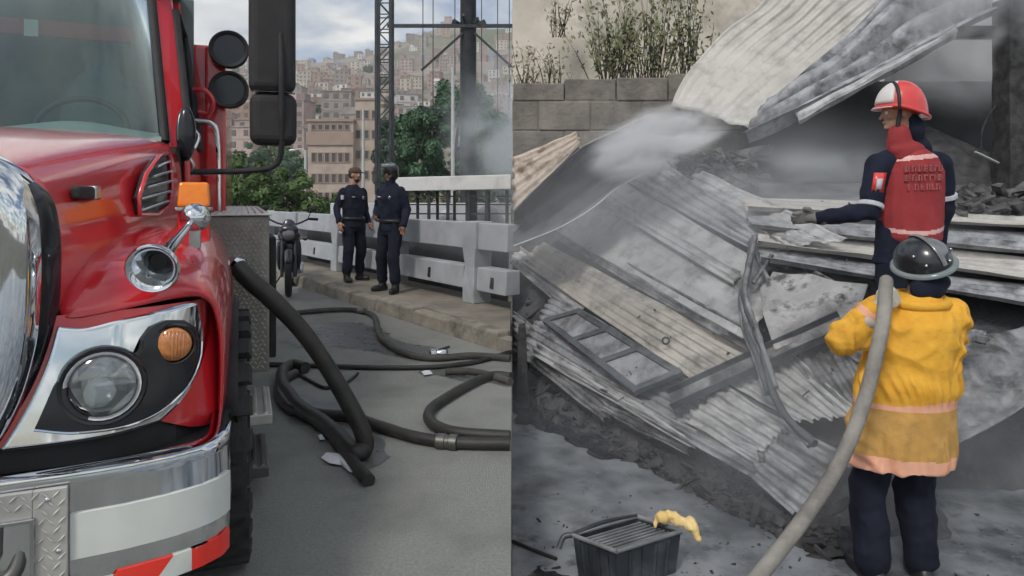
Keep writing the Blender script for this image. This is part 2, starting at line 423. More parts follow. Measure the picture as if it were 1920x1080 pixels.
# ---- white canopy and posts beyond the railing
pm('far_grey', (.30,.31,.33), (.42,.43,.45), 1.2, .8, dirt=(.18,.18,.19), dscale=1)
can = thing('white_canopy', 'long white sheet-metal canopy on dark posts beyond the concrete railing', 'canopy', (-1.2, 13.4, YARD))
cl = Vector(can.location)
mb = MB(); mb.hexa([V(-2.25,12.9,1.62)-cl, V(-.02,12.9,1.66)-cl, V(-.02,14.6,1.70)-cl, V(-2.25,14.6,1.66)-cl],
                   [V(-2.25,12.9,1.885)-cl, V(-.02,12.9,1.94)-cl, V(-.02,14.6,2.0)-cl, V(-2.25,14.6,1.93)-cl])
mb.build('roof', 'white_paint', can, bevel=.01)
for x in (-2.05, -1.62, -1.25, -.86, -.5, -.1):
    for y in (13.0, 14.5):
        mb = MB(); mb.box(x-.03-cl.x, x+.03-cl.x, y-.03-cl.y, y+.03-cl.y, 0, 2.2); mb.build('post', 'dark_steel', can)
for z in (1.18, 1.36, 1.52):
    mb = MB(); mb.box(-2.2-cl.x, -.02-cl.x, 13.0-.015-cl.y, 13.0+.015-cl.y, z-.014-cl.z, z+.014-cl.z); mb.build('hand_rail', 'dark_steel', can)
mb = MB(); mb.box(-.95-cl.x, -.72-cl.x, 13.6-cl.y, 13.9-cl.y, 0, 2.2); mb.build('pillar', 'dark_steel', can)
pm('pale_wall', (.45,.46,.48), (.58,.59,.60), 1.0, .8, dirt=(.32,.32,.33), dscale=1.2)
mb = MB(); mb.box(-4.5, -.02, 16.5, 16.8, YARD, 1.36)
tag(mb.build('yard_wall', 'pale_wall', bevel=.02), 'low pale grey wall seen through the posts under the white canopy', 'wall')
# pale bundles under the canopy
for i, (x, y, w, h) in enumerate([(-.55, 15.2, .7, 1.95), (-1.5, 15.4, .6, 1.80)]):
    o = blob('covered_pile', [('e', (0,0,h*.5), (w*.6,.4,h*.5)), ('e', (w*.3,.05,h*.42), (w*.5,.4,h*.45)), ('t', [(0,0,0,w*.8,.5),(0,0,h*.5,w*.7,.42)])], 'pale_wall', None, .06, 3, .03, 4)
    o.location = (x, y, YARD)
    tag(o, ['pale tarpaulin-covered heap under the canopy, next to the smoke', 'pale tarpaulin-covered heap under the canopy, nearer the officers'][i], 'heap', 'covered heaps under the canopy')

# ---- steel lattice mast, gantry pillar, poles
mast = thing('lattice_mast', 'tall narrow steel lattice mast rising behind the helmeted officer', 'mast', (P(721, 400, 20).x, 20, YARD))
W = .21
for sx in (-1, 1):
    for sy in (-1, 1):
        mb = MB(); mb.beam((sx*W, sy*W, 0), (sx*W, sy*W, 11), .075, .075, up=(0,1,0)); mb.build('leg', 'dark_steel', mast)
z = .3; k = 0
while z < 10.6:
    for sy in (-1, 1):
        mb = MB(); s = 1 if k % 2 else -1
        mb.beam((-W*s, sy*W, z), (W*s, sy*W, z+.45), .03, .03, up=(0,1,0)); mb.beam((-W, sy*W*.98, z), (W, sy*W*.98, z), .03, .03, up=(0,1,0))
        mb.build('bracing', 'dark_steel', mast)
    z += .45; k += 1
gx = P(878, 300, 24).x
gan = thing('steel_gantry', 'dark steel pillar with crossbeam and diagonal braces in front of the dark tree', 'gantry', (gx, 24, YARD))
mb = MB(); mb.lathe([(.34,0),(.31,2),(.29,9.2),(.34,9.3),(.34,9.5),(.28,9.6),(.27,12)], (0,0,0), (0,0,1), 14); mb.build('pillar', 'dark_steel', gan, smooth=40)
zb = P(878, 53, 24).z - YARD
mb = MB(); mb.box(-2.85, 3.2, -.37, -.29, zb-.06, zb+.06); mb.build('crossbeam', 'dark_steel', gan)
for (xa, ya), (xb, yb) in (((868, 62), (790, 132)), ((890, 62), (965, 130)), ((868, 240), (840, 200)), ((790, 206), (880, 206))):
    a = P(xa, ya, 23.7) - gan.location; b = P(xb, yb, 23.7) - gan.location
    mb = MB(); mb.beam(a, b, .07, .09, up=(0,1,0)); mb.build('brace', 'dark_steel', gan)
for xa in (793, 812, 853, 903, 933, 955):
    a = P(xa, -60, 23.62) - gan.location; b = P(xa, 215 if xa != 853 else 140, 23.62) - gan.location
    mb = MB(); mb.beam(a, b, .03, .03, up=(0,1,0)); mb.build('hanger_cable', 'dark_steel', gan)
for k in range(7):
    a = k*2*math.pi/7
    mb = MB(); mb.beam((math.cos(a)*.2, math.sin(a)*.2, zb+.05), (math.cos(a)*.62, math.sin(a)*.62, zb+.25+.1*math.sin(3*a)), .07, .16); mb.build('bracket', 'dark_steel', gan)
pm('pole_pale', (.52,.53,.52), (.42,.43,.42), 3, .6)
def pole(name, label, x, ytop, d, r=.06, arm=None, zb=YARD):
    b = P(x, HY, d); o = thing(name, label, 'pole', (b.x, d, zb)); ht = P(x, ytop, d).z - zb
    mb = MB(); mb.lathe([(r*1.3,0),(r*1.1,ht*.5),(r*.8,ht)], (0,0,0), (0,0,1), 10); mb.build('shaft', 'pole_pale', o, smooth=50)
    if arm:
        mb = MB(); mb.tube(spline([(0,0,ht-.1),(arm*.3,0,ht+.05),(arm,0,ht+.02)]), r*.5, 8); mb.build('arm', 'pole_pale', o, smooth=60)
        mb = MB(); mb.ell((arm*1.1,0,ht), (abs(arm)*.28,.12,.06)); mb.build('lamp_head', 'white_paint', o, smooth=60)
    return o
pole('street_lamp', 'pale street lamp with a short arm beside the lower mirror of the truck', 573, 282, 30, .075, -.55)
pole('street_lamp', 'slim pale pole in front of the brown brick apartment building', 681, 205, 34, .075)
pole('street_lamp', 'slim white pole standing in front of the dark gantry pillar and tree', 849, 126, 18, .05)

# ---- brown apartment building below the hill
pm('bld_wall', (.40,.32,.26), (.48,.40,.33), .5, .85, dirt=(.28,.22,.19), dscale=.35)
pm('bld_band', (.30,.22,.18), (.36,.27,.22), .8, .85)
pm('win_dark', (.035,.035,.04), (.07,.07,.075), 2, .3)
BD = 95.0
bl = P(640, 400, BD); bld = thing('apartment_building', 'brown brick apartment building with rows of dark windows below the hillside', 'building', (bl.x, BD, YARD))
def bxz(x, y, dd=0): p = P(x, y, BD+dd) - bld.location; return p.x, p.z
x0, zt = bxz(577, 228); x1, _ = bxz(662, 228); x2, zt2 = bxz(716, 185)
mb = MB(); mb.box(x0, x1, 0, 9, 0, zt); mb.build('wall', 'bld_wall', bld)
mb = MB(); mb.box(x1, x2, 1.4, 10, 0, zt2); mb.build('wall', 'bld_wall', bld)
mb = MB(); mb.box(x0-.15, x1+.1, -.25, 0, bxz(0,272)[1], bxz(0,248)[1]); mb.build('facade_band', 'bld_band', bld)
mb = MB(); mb.box(x0-.2, x1+.15, -.3, 9.2, zt, zt+.35); rf = mb.build('roof_slab', 'bld_band', bld)
mb = MB(); mb.box(x1-.1, x2+.2, 1.2, 10.2, zt2, zt2+.3); mb.build('roof_slab', 'bld_band', bld)
def window(par, xa, xb, za, zb_, y, fm='bld_band'):
    mb = MB(); t_ = .12
    for q in ((xa-t_,xa,za-t_,zb_+t_), (xb,xb+t_,za-t_,zb_+t_), (xa,xb,za-t_,za), (xa,xb,zb_,zb_+t_)):
        mb.box(q[0], q[1], y-.14, y-.01, q[2], q[3])
    w = mb.build('window', fm, par)
    mb = MB(); mb.box(xa, xb, y-.05, y-.015, za, zb_); mb.build('pane', 'win_dark', w)
for yc, hh in ((294, 13), (333, 12), (238, 7), (368, 12)):
    for k in range(6):
        xa, zc = bxz(585 + k*12.5, yc); window(bld, xa, xa+.55, zc-hh*.055, zc+hh*.04, 0)
for yc in (215, 252, 290, 328):
    for k in range(3):
        xa, zc = bxz(668 + k*15, yc, 1.4); window(bld, xa, xa+.6, zc-.55, zc+.55, 1.4)

# ---- hillside
pm('hill_soil', (.20,.17,.14), (.30,.25,.21), .02, .95, dirt=(.09,.115,.05), dscale=.012, dlo=.45, dhi=.6)
EL = [(100, -.004), (112, .03), (140, .072), (200, .112), (320, .150), (450, .185), (600, .208), (680, .214), (760, .19), (1000, .12), (1400, .02)]
def hill(x, y):
    e = interp(EL, y); base = CZ + e*y
    n = noise.noise(Vector((x*.006, y*.006, 1.3)))*.13 + noise.noise(Vector((x*.02, y*.02, 4)))*.05
    ridge = 1 + .06*math.sin(x*.011 + 1.2) + .10*sstep(-150, -60, x)*sstep(400, 640, y)
    return max(YARD - .3, base*ridge*(1 + n*.7)) if y > 104 else YARD - .3
mb = MB(); HX, HN = 90, 80
mb.grid([[V(lerp(-900, 700, i/HX), lerp(98, 1400, (j/HN)**1.5), hill(lerp(-900, 700, i/HX), lerp(98, 1400, (j/HN)**1.5))) for i in range(HX+1)] for j in range(HN+1)])
tag(mb.build('hillside', 'hill_soil', smooth=180), kind='structure')

# ---- houses on the hillside
HM = {'brick': ((.32,.205,.155), (.40,.27,.21)), 'grey': ((.31,.275,.25), (.38,.345,.315)), 'cream': ((.50,.44,.36), (.58,.52,.43)),
      'white': ((.62,.60,.57), (.70,.68,.65)), 'pink': ((.38,.29,.26), (.45,.35,.31)), 'blue': ((.30,.36,.44), (.36,.42,.50))}
for k, (a, b) in HM.items(): pm('house_' + k, a, b, .25, .9, rand=.18, dirt=tuple(q*.7 for q in a), dscale=.2)
pm('house_roof', (.27,.24,.22), (.36,.33,.31), .3, .8, rand=.25)
HP = {}
pm('house_window', (.10,.09,.085), (.15,.135,.125), 2, .5)
def house_mesh(col, var):
    r = random.Random(hash(col) % 1000 + var*17 if False else len(col)*31 + var*17)
    mb = MB(); w, dp = r.uniform(7, 11), r.uniform(7, 9); fl = r.choice([2, 2, 3, 3, 4]); h = fl*2.9
    mb.box(-w/2, w/2, 0, dp, -9, h)
    mb.m = 1; mb.box(-w/2-.3, w/2+.3, -.3, dp+.3, h, h+.3)
    mb.m = 0
    if r.random() < .6: mb.box(-w/2+.5, -w/2+.5+w*r.uniform(.35,.6), 1, dp-1, h+.3, h+2.7)
    mb.m = 1
    for f in range(1, fl): mb.box(-w/2-.08, w/2+.08, -.10, .0, f*2.9-.15, f*2.9+.12)
    mb.m = 2
    for f in range(fl):
        n = 3 if w > 8.5 else 2
        for q in range(n):
            xc = -w/2 + w*(q+.5)/n; ww = r.uniform(.55, .9)
            mb.box(xc-ww, xc+ww, -.14, .0, f*2.9+.8, f*2.9+2.25)
    return mb
LAB = {'brick': 'bare red-brown brick house among the crowded houses on the hillside', 'grey': 'grey unpainted concrete house among the crowded houses on the hillside',
       'cream': 'cream painted house among the crowded houses on the hillside', 'white': 'white painted house among the crowded houses on the hillside',
       'pink': 'dusty pink house among the crowded houses on the hillside', 'blue': 'pale blue house among the crowded houses on the hillside'}
cnt = {}; placed = []
cols = ['brick']*5 + ['grey']*3 + ['cream']*3 + ['pink']*3 + ['white']*2 + ['blue']
r = random.Random(21)
for tries in range(9000):
    if len(placed) >= 235: break
    y = 135 + 560*r.random()**1.15
    x = r.uniform(-.50, -.003)*y
    pxx = 960 + x/y*F
    if not (405 < pxx < 955): continue
    if 570 < pxx < 722 and y < 150: continue
    sc_ = r.uniform(.6, .85)
    if any(abs(x-a) < 7.5*sc_ and abs(y-b) < (9 + y*.006) for a, b in placed): continue
    c = r.choice(cols); v = r.randrange(4)
    if (c, v) not in HP:
        o = house_mesh(c, v).build('hillside_house', ['house_' + c, 'house_roof', 'house_window']); HP[(c, v)] = o.data
    else:
        o = bpy.data.objects.new('hillside_house', HP[(c, v)]); COL.objects.link(o)
    z = min(hill(x+a, y+b) for a in (-4, 4) for b in (0, 6)) + .6
    o.location = (x, y, z); o.rotation_euler.z = r.uniform(-.35, .35) ; o.scale = (sc_*r.uniform(.85,1.2), sc_, sc_*r.uniform(.8,1.15))
    tag(o, LAB[c], 'house', c + ' houses on the hillside'); placed.append((x, y))

# ---- trees
def leafmat(name, a, b): return pm(name, a, b, .9, .6, rand=0, spec=.25)
leafmat('leaf_dark', (.034,.085,.045), (.085,.165,.085)); leafmat('leaf_mid', (.055,.105,.03), (.12,.185,.06)); leafmat('leaf_olive', (.07,.085,.035), (.14,.14,.07))
pm('bark', (.05,.042,.034), (.10,.085,.07), 6, .9, bump=.5)
def tree(label, base, clumps, n, leaf, mat, trunk_h, tr=.16, name='leafy_tree', cat='tree', group=None, seed=1):
    """clumps: (x, y, z, rx, ry, rz) from base"""
    r = random.Random(seed); o = thing(name, label, cat, base, 0, group)
    mb = MB(); mb.tube(spline([(0,0,0),(.1,.05,trunk_h*.5),(0,.1,trunk_h)], 5), [tr*(1-.045*i) for i in range(11)], 9)
    for c in clumps: mb.tube(spline([(0,.08,trunk_h*.75),(c[0]*.5,c[1]*.5,(trunk_h+c[2])*.48),(c[0],c[1],c[2])], 4), [tr*.55*(1-.09*i) for i in range(9)], 6)
    mb.build('trunk', 'bark', o, smooth=60)
    sub = []
    for c in clumps:
        for _ in range(16):
            th, ph = r.uniform(0, 6.283), math.acos(r.uniform(-.9, 1)); q = r.uniform(.55, 1.0)
            sub.append((c[0]+c[3]*q*math.sin(ph)*math.cos(th), c[1]+c[4]*q*math.sin(ph)*math.sin(th), c[2]+c[5]*q*math.cos(ph), min(c[3:6])*r.uniform(.22,.42)))
    mb = MB(); vs_, fs_ = [], []
    for i in range(n):
        c = r.choice(sub); d = Vector((r.gauss(0,1), r.gauss(0,1), r.gauss(0,1))).normalized()
        p = Vector(c[:3]) + d*c[3]*r.uniform(.5,1.05)
        nn = (d + Vector((r.gauss(0,.5), r.gauss(0,.5), r.gauss(.4,.5)))).normalized()
        u = nn.cross(Vector((r.gauss(0,1), r.gauss(0,1), r.gauss(0,1)))).normalized(); w = nn.cross(u); s = leaf*r.uniform(.6,1.3)
        k = len(vs_); vs_ += [p-u*s, p+w*s*.45, p+u*s, p-w*s*.45]; fs_.append((k,k+1,k+2,k+3))
    mb.add(vs_, fs_); mb.build('crown', mat, o, fix=False)
    return o
def at(x, d): return (P(x, HY, d).x, d, YARD)
tree('large dark green tree behind the steel gantry pillar', at(850, 38), [(-3.0,0,4.6,1.7,1.5,2.0),(0,0,5.2,2.9,2.4,3.2),(-1.7,-.5,4.0,2.0,1.8,2.6),(1.9,-.4,4.6,2.0,1.8,2.8),(.4,0,7.2,1.8,1.6,1.6),(-2.8,0,2.6,1.6,1.5,2.0),(2.6,0,2.6,1.6,1.5,2.2)], 30000, .15, 'leaf_dark', 4.2, .25, seed=3)
tree('dark green tree at the edge of the smoke, right of the gantry', at(942, 42), [(0,0,4.6,2.4,2,3.0),(1.6,0,4.0,1.8,1.6,2.6),(-1.2,0,6.3,1.7,1.4,1.5)], 12000, .16, 'leaf_dark', 4.0, .22, seed=4)
tree('dark green tree just right of the lattice mast', at(768, 36), [(0,0,3.4,1.8,1.6,2.9),(.9,0,5.6,1.4,1.3,1.6),(-.6,0,2.2,1.5,1.4,2.2)], 16000, .13, 'leaf_dark', 3.0, .18, seed=5)
bush = [(0,0,1.5,1.3,1.2,1.5),(.8,0,1.1,1.1,1,1.1),(-.8,0,1.2,1.1,1,1.3),(.1,0,2.4,.9,.8,.9)]
tree('light green bush beside the truck mirror arm, nearest the truck', at(445, 27), [(a*1.2,b,c*1.15,d*1.2,e,f*1.15) for a,b,c,d,e,f in bush], 12000, .10, 'leaf_mid', 1.5, .1, 'leafy_bush', 'bush', seed=6)
tree('light green bush behind the street lamp with the arm', at(535, 28), bush, 12000, .10, 'leaf_mid', 1.4, .1, 'leafy_bush', 'bush', seed=7)
tree('green bush just left of the capped officer, below the brown building', at(622, 30), [(a,b,c*.7,d,e,f*.75) for a,b,c,d,e,f in bush], 9000, .10, 'leaf_mid', 1.1, .1, 'leafy_bush', 'bush', seed=8)
tree('low yellowish bush at the foot of the dark tree, above the white canopy', at(800, 30), [(0,0,1.5,1.1,.8,1.1),(1.0,0,1.4,.9,.8,.9),(-1.0,0,1.4,.9,.8,1.0)], 7000, .09, 'leaf_olive', 1.2, .08, 'leafy_bush', 'bush', seed=9)
# wooded patch low on the hill
ht = random.Random(77)
for i, (x, y) in enumerate([(470, 112), (520, 118), (556, 108), (500, 160), (600, 190), (735, 150), (690, 240), (775, 200)] + [(ht.uniform(430, 950), ht.uniform(160, 520)) for _ in range(26)]):
    b = P(x, HY, y); z = hill(b.x, y)
    tree(['round dark tree low on the hillside, among the houses', 'round dark tree low on the hillside, among the houses'][i % 2], (b.x, y, z-.3), [(0,0,3.2,3.2,2.6,2.6),(2,0,2.6,2.2,2,2.0),(-1.8,0,2.8,2.2,2,2.1)], 1100, .5, 'leaf_mid' if i % 2 else 'leaf_dark', 2.4, .25, group='trees among the hillside houses', seed=20+i)
# ================================================================== FIRE TRUCK
TH = R(22)
EX = Vector((math.cos(TH), math.sin(TH))); EY = Vector((-math.sin(TH), math.cos(TH)))
TO = Vector((-.886, 2.05)) - EX*1.2 - EY*.12
truck = thing('fire_truck', 'red fire truck with chrome grille, round headlight and striped chrome bumper', 'fire truck', (TO.x, TO.y, 0), TH)
def TL(x, y, L):
    """truck coordinates of the point seen at pixel x, y on the cross plane L behind the bumper"""
    q = Vector(((x-960)/F, 1.0)); d = (L + TO.dot(EY))/q.dot(EY); w = q*d - TO
    return Vector((w.dot(EX), L, CZ - (y-HY)/F*d))
FSX = [(0,.10),(.6,.11),(.75,.14),(.9,.18),(1.02,.24),(1.1,.31),(1.155,.39),(1.185,.48),(1.21,.62)]
def fsurf(X, Z): return interp(FSX, abs(X)) + .16*max(0, Z-.72)
def FS(x, y, off=0.0):
    L = .2
    for _ in range(25):
        p = TL(x, y, L); L += .6*(fsurf(p.x, p.z) - off - L)
    return TL(x, y, L)
T = truck
# hood
HS = [(.20, [(0,1.655),(.25,1.652),(.42,1.64),(.56,1.615),(.65,1.575),(.70,1.52),(.725,1.44),(.735,1.34),(.738,1.22),(.735,1.08)]),
      (.55, [(0,1.72),(.25,1.715),(.44,1.70),(.58,1.675),(.68,1.63),(.735,1.565),(.76,1.48),(.775,1.39),(.785,1.28),(.78,1.15)]),
      (1.0, [(0,1.775),(.25,1.772),(.46,1.76),(.62,1.735),(.73,1.695),(.79,1.64),(.82,1.55),(.84,1.45),(.85,1.35),(.85,1.22)]),
      (1.40,[(0,1.81),(.25,1.81),(.48,1.80),(.66,1.785),(.79,1.755),(.865,1.71),(.90,1.62),(.91,1.52),(.92,1.40),(.92,1.25)]),
      (1.76,[(0,1.835),(.25,1.838),(.50,1.835),(.69,1.82),(.84,1.80),(.925,1.765),(.95,1.68),(.96,1.56),(.965,1.42),(.97,1.25)])]
rows = [[V(-x, L, z) for x, z in reversed(pr)] + [V(x, L, z) for x, z in pr[1:]] for L, pr in HS]
MB().grid(rows).build('hood', 'red_paint', T, smooth=180, sub=2, solid=.006)
FE = [(None, [(.735,1.135),(.83,1.145),(.93,1.158),(1.03,1.168),(1.10,1.165),(1.145,1.145),(1.165,1.05),(1.172,.92),(1.17,.72)]),
      (.34, [(.74,1.235),(.85,1.245),(.96,1.24),(1.06,1.225),(1.13,1.195),(1.17,1.14),(1.185,1.05),(1.19,.92),(1.185,.70)]),
      (.55, [(.765,1.315),(.87,1.315),(.98,1.305),(1.08,1.275),(1.15,1.23),(1.19,1.15),(1.205,1.06),(1.21,.98),(1.205,.80)]),
      (.85, [(.81,1.365),(.91,1.365),(1.01,1.35),(1.10,1.315),(1.165,1.26),(1.205,1.17),(1.215,1.10),(1.22,1.06),(1.215,1.02)]),
      (1.25,[(.87,1.395),(.95,1.39),(1.03,1.375),(1.11,1.335),(1.17,1.275),(1.205,1.18),(1.215,1.10),(1.22,1.05),(1.215,1.00)]),
      (1.70,[(.93,1.40),(.98,1.39),(1.05,1.37),(1.12,1.33),(1.17,1.26),(1.20,1.15),(1.21,1.0),(1.21,.9),(1.205,.75)])]
for s in (1, -1):
    rows = []
    for L, pr in FE:
        rows.append([V(s*x, (fsurf(x, z) if L is None else L + (.12*max(0, 1.1-z) if L == .34 else 0)), z) for x, z in pr])
    MB().grid(rows).build('fender', 'red_paint', T, smooth=180, sub=2, solid=.006)
    rows = []
    for j in range(10):
        rows.append([V(s*x, fsurf(x, z) + .012, z) for x in [lerp(.60, 1.172, i/14) for i in range(15)] for z in [lerp(interp([(.6,.80),(1.0,.80),(1.1,.74),(1.2,.70)], x), 1.15, j/9)]])
    MB().grid(rows).build('front_panel', 'red_paint', T, smooth=180)
    # black wheel arch flare
    mb = MB(); arc = []
    for k in range(15):
        a = lerp(.30, math.pi - .1, k/14); arc.append((.98 - .50*math.cos(a), .56 + .52*math.sin(a)))
    mb.grid([[V(s*1.12, L+.02, z-.02), V(s*1.21, L, z), V(s*1.238, L, z-.005), V(s*1.238, L + (.98-L)*.06, z-.04)] for L, z in arc]).build('arch_flare', 'black_matt', T, smooth=60, solid=.01)
    mb = MB(); mb.box(min(s*.62, s*1.2), max(s*.62, s*1.2), .62, 1.5, .9, 1.10); mb.build('arch_liner', 'black_matt', T)
# hood vents
for s in (1, -1):
    def side(L, z): # point of the hood flank
        x0 = interp([(.9,.845),(1.0,.85),(1.25,.895),(1.40,.915),(1.76,.965)], L) - .10*max(0, z-1.60)
        return x0
    ol = [(1.00,1.43),(.98,1.50),(1.08,1.60),(1.28,1.685),(1.42,1.71),(1.48,1.695),(1.48,1.55),(1.43,1.46),(1.22,1.425)]
    mb = MB(); mb.prism([V(s*(side(L,z)-.01), L, z) for L, z in ol], V(s*.016, 0, 0)); v = mb.build('side_vent', 'black_gloss', T, bevel=.004)
    for k in range(5):
        z = 1.455 + k*.048; a = 1.01 + max(0, k-1)*.075; b = 1.475 if z > 1.5 else 1.42
        mb = MB(); mb.tube([V(s*(side(a,z)+.012), a, z-.01), V(s*(side((a+b)/2,z+.02)+.014), (a+b)/2, z+.012), V(s*(side(b,z+.02)+.012), b, z+.028)], .007, 6); mb.build('slat', 'chrome', v, smooth=60)
    mb = MB(); pr = [V(s*(side(L,z)+.012), L, z) for L, z in ol] ; mb.tube(pr + [pr[0]], .009, 6); mb.build('vent_rim', 'red_paint', v, smooth=60)
# hood latch
p = TL(140, 362, .42); mb = MB(); mb.obox((.762, .50, 1.515), (.03, .17, .045), (0,0,-.12)); lt = mb.build('hood_latch', 'black_matt', T, bevel=.01)
mb = MB(); mb.obox((.775, .575, 1.515), (.035, .05, .05), (0,0,-.12)); mb.build('latch_clip', 'chrome_dull', lt, bevel=.008)
# grille
gp = [(0,1.60),(.30,1.597),(.48,1.58),(.575,1.545),(.625,1.48),(.64,1.38),(.64,1.22),(.625,1.06),(.59,.92),(.53,.82),(.40,.79),(0,.785)]
def gring(pts, w, y0, y1, name, mat, y2=None):
    c = spline([V(x, 0, z) for x, z in pts], 5)
    full = c + [V(-q.x, 0, q.z) for q in reversed(c[1:-1])]
    n = len(full); rings = []
    for i, q in enumerate(full):
        t = (full[(i+1) % n] - full[i-1]).normalized(); nn = V(-t.z, 0, t.x)
        if nn.dot(V(q.x, 0, q.z-1.2)) < 0: nn = -nn
        rings.append([V(q.x, y1, q.z) - nn*w*.5, V(q.x, y0+.012, q.z) - nn*w*.42, V(q.x, y0, q.z) - nn*w*.15, V(q.x, y0+.004, q.z) + nn*w*.22, V(q.x, y0+.03, q.z) + nn*w*.45, V(q.x, y1, q.z) + nn*w*.55])
    mb = MB(); rings.append(rings[0]); mb.loft(rings, caps=False)
    return mb.build(name, mat, T, smooth=60)
gs = gring([(x*1.03, 1.19 + (z-1.19)*1.0) for x, z in gp], .125, .05, .24, 'grille_surround', 'chrome')
for s in (1, -1):
    lp = [(.60,1.555),(.655,1.50),(.675,1.40),(.678,1.28),(.672,1.16),(.65,1.03),(.615,.92),(.565,.83)]
    mb = MB(); mb.grid([[V(s*x, .16, z), V(s*(x+.03), .135, z), V(s*(x+.062), .165, z), V(s*(x+.075), .23, z)] for x, z in [(v.x, v.z) for v in spline([V(x, 0, z) for x, z in lp], 5)]]); mb.build('grille_liner', 'black_gloss', T, smooth=60)
mb = MB(); mb.box(-.60, .60, .20, .22, .82, 1.56); gb = mb.build('grille_back', 'black_matt', T)
for k in range(16):
    z = .84 + k*.046
    w = min(interp([(.79,.48),(.9,.56),(1.1,.61),(1.45,.60),(1.56,.50)], z), .61)
    mb = MB(); mb.obox((0, .165, z), (2*w, .03, .012), (.5,0,0)); mb.build('grille_bar', 'chrome', gb)
for x in [-.56 + .08*k for k in range(15)]:
    mb = MB(); mb.box(x-.004, x+.004, .185, .195, .84, 1.55); mb.build('grille_rod', 'dark_steel', gb)
# small chrome spear on the liner
for s in (1, -1):
    mb = MB(); a, b = V(s*.655, .13, 1.285), V(s*.735, .19, 1.315); mb.tube([a, a.lerp(b,.5) + V(0,-.01,.002), b], [.012,.012,.004], 8); mb.build('liner_trim', 'chrome', T, smooth=60)
# bumper
BP = [(0,0),(.30,0),(.60,.002),(.82,.006),(.95,.018),(1.06,.042),(1.14,.078),(1.19,.118),(1.212,.17),(1.218,.30),(1.215,.45)]
def bpt(u, out=0):
    """point on the bumper plan curve, u = X for the front, continues round the corner"""
    pts = BP; L = [0]
    for a, b in zip(pts, pts[1:]): L.append(L[-1] + math.hypot(b[0]-a[0], b[1]-a[1]))
    x = interp(list(zip(L, [p[0] for p in pts])), u); y = interp(list(zip(L, [p[1] for p in pts])), u)
    x2 = interp(list(zip(L, [p[0] for p in pts])), u+.02); y2 = interp(list(zip(L, [p[1] for p in pts])), u+.02)
    x1 = interp(list(zip(L, [p[0] for p in pts])), u-.02); y1 = interp(list(zip(L, [p[1] for p in pts])), u-.02)
    t = Vector((x2-x1, y2-y1)).normalized(); n = Vector((t.y, -t.x))
    return x + n.x*out, y + n.y*out
us = [i*.05 for i in range(0, 32)]
prof = [(.40,-.03),(.402,-.004),(.425,.0),(.58,.006),(.715,.0),(.735,.004),(.752,.0),(.758,-.012),(.756,-.06)]
rows = []
for u in [-q for q in reversed(us[1:])] + us:
    s = -1 if u < 0 else 1; row = []
    for z, out in prof:
        x, y = bpt(abs(u), out); row.append(V(s*x, y, z + (.0)))
    rows.append(row)
bump = MB().grid(rows).build('bumper', 'chrome', T, smooth=50)
bump.data.materials[0] = MATS['chrome']
def bstrip(name, mat, u0, u1, z0, z1, out=.008, par=bump, n=14, slant=0):
    mb = MB(); rr = []
    for zz, sl in ((z0, 0), (z1, slant)):
        rr.append([V(*bpt(lerp(u0+sl, u1+sl, i/n), out), zz) for i in range(n+1)])
    rr2 = [[V(*bpt(lerp(u0+sl, u1+sl, i/n), 0), zz) for i in range(n+1)] for zz, sl in ((z0,0),(z1,slant))]
    mb.grid(rr); mb.grid([rr2[1], rr[1]]); mb.grid([rr[0], rr2[0]])
    return mb.build(name, mat, par, smooth=40)
bstrip('reflective_strip', 'white_reflect', .823, 1.262, .522, .645, .0095)
bstrip('reflective_chevron', 'red_reflect', .88, 1.02, .403, .466, .0075, slant=.05)
bstrip('reflective_chevron', 'white_reflect', 1.02, 1.12, .403, .466, .0075, slant=.05)
bstrip('reflective_chevron', 'red_reflect', 1.12, 1.262, .403, .466, .0075, slant=0.0)
bstrip('reflective_chevron', 'white_reflect', .74, .88, .403, .452, .0075, slant=.05)
# tread plate round the tow recess
def plate_lugs(x0, x1, z0, z1, y, step=.024, skip=None):
    mb = MB(); k = 0; z = z0 + step*.6
    while z < z1 - step*.3:
        x = x0 + step*(.6 if k % 2 else 1.1); q = 0
        while x < x1 - step*.3:
            if not (skip and skip(x, z)):
                a = .785 if (k + q) % 2 else -.785
                c, s_ = math.cos(a), math.sin(a); l, w = step*.62, step*.15
                pts = [V(x + c*l, y, z + s_*l), V(x - s_*w, y-.0018, z + c*w), V(x - c*l, y, z - s_*l), V(x + s_*w, y-.0018, z - c*w)]
                m = V(x, y-.006, z); o = len(mb.v)
                mb.add(pts + [m], [(0,1,4),(1,2,4),(2,3,4),(3,0,4)])
            x += step; q += 1
        z += step; k += 1
    return mb
def frame_plate(x0, x1, z0, z1, hx0, hx1, hz0, hz1, y0, y1):
    mb = MB(); mb.box(x0, hx0, y0, y1, z0, z1); mb.box(hx1, x1, y0, y1, z0, z1); mb.box(hx0, hx1, y0, y1, z0, hz0); mb.box(hx0, hx1, y0, y1, hz1, z1); return mb
pl = frame_plate(-.82, .82, .405, .728, .36, .742, .455, .655, -.018, -.004).build('tread_plate', 'plate', bump, bevel=.003)
tag(plate_lugs(.36, .815, .41, .725, -.0182, skip=lambda x, z: (.345 < x < .755 and .445 < z < .665)).build('tread_lug', 'plate', pl, smooth=30), kind='stuff')
mb = MB(); mb.box(.36, .742, -.03, -.018, .648, .660); mb.box(.36, .742, -.03, -.018, .450, .460); mb.box(.738, .748, -.03, -.018, .45, .66); mb.build('recess_lip', 'chrome_dull', pl, bevel=.003)
mb = MB(); mb.box(.36, .742, .06, .08, .455, .655); mb.build('recess_back', 'black_matt', bump)
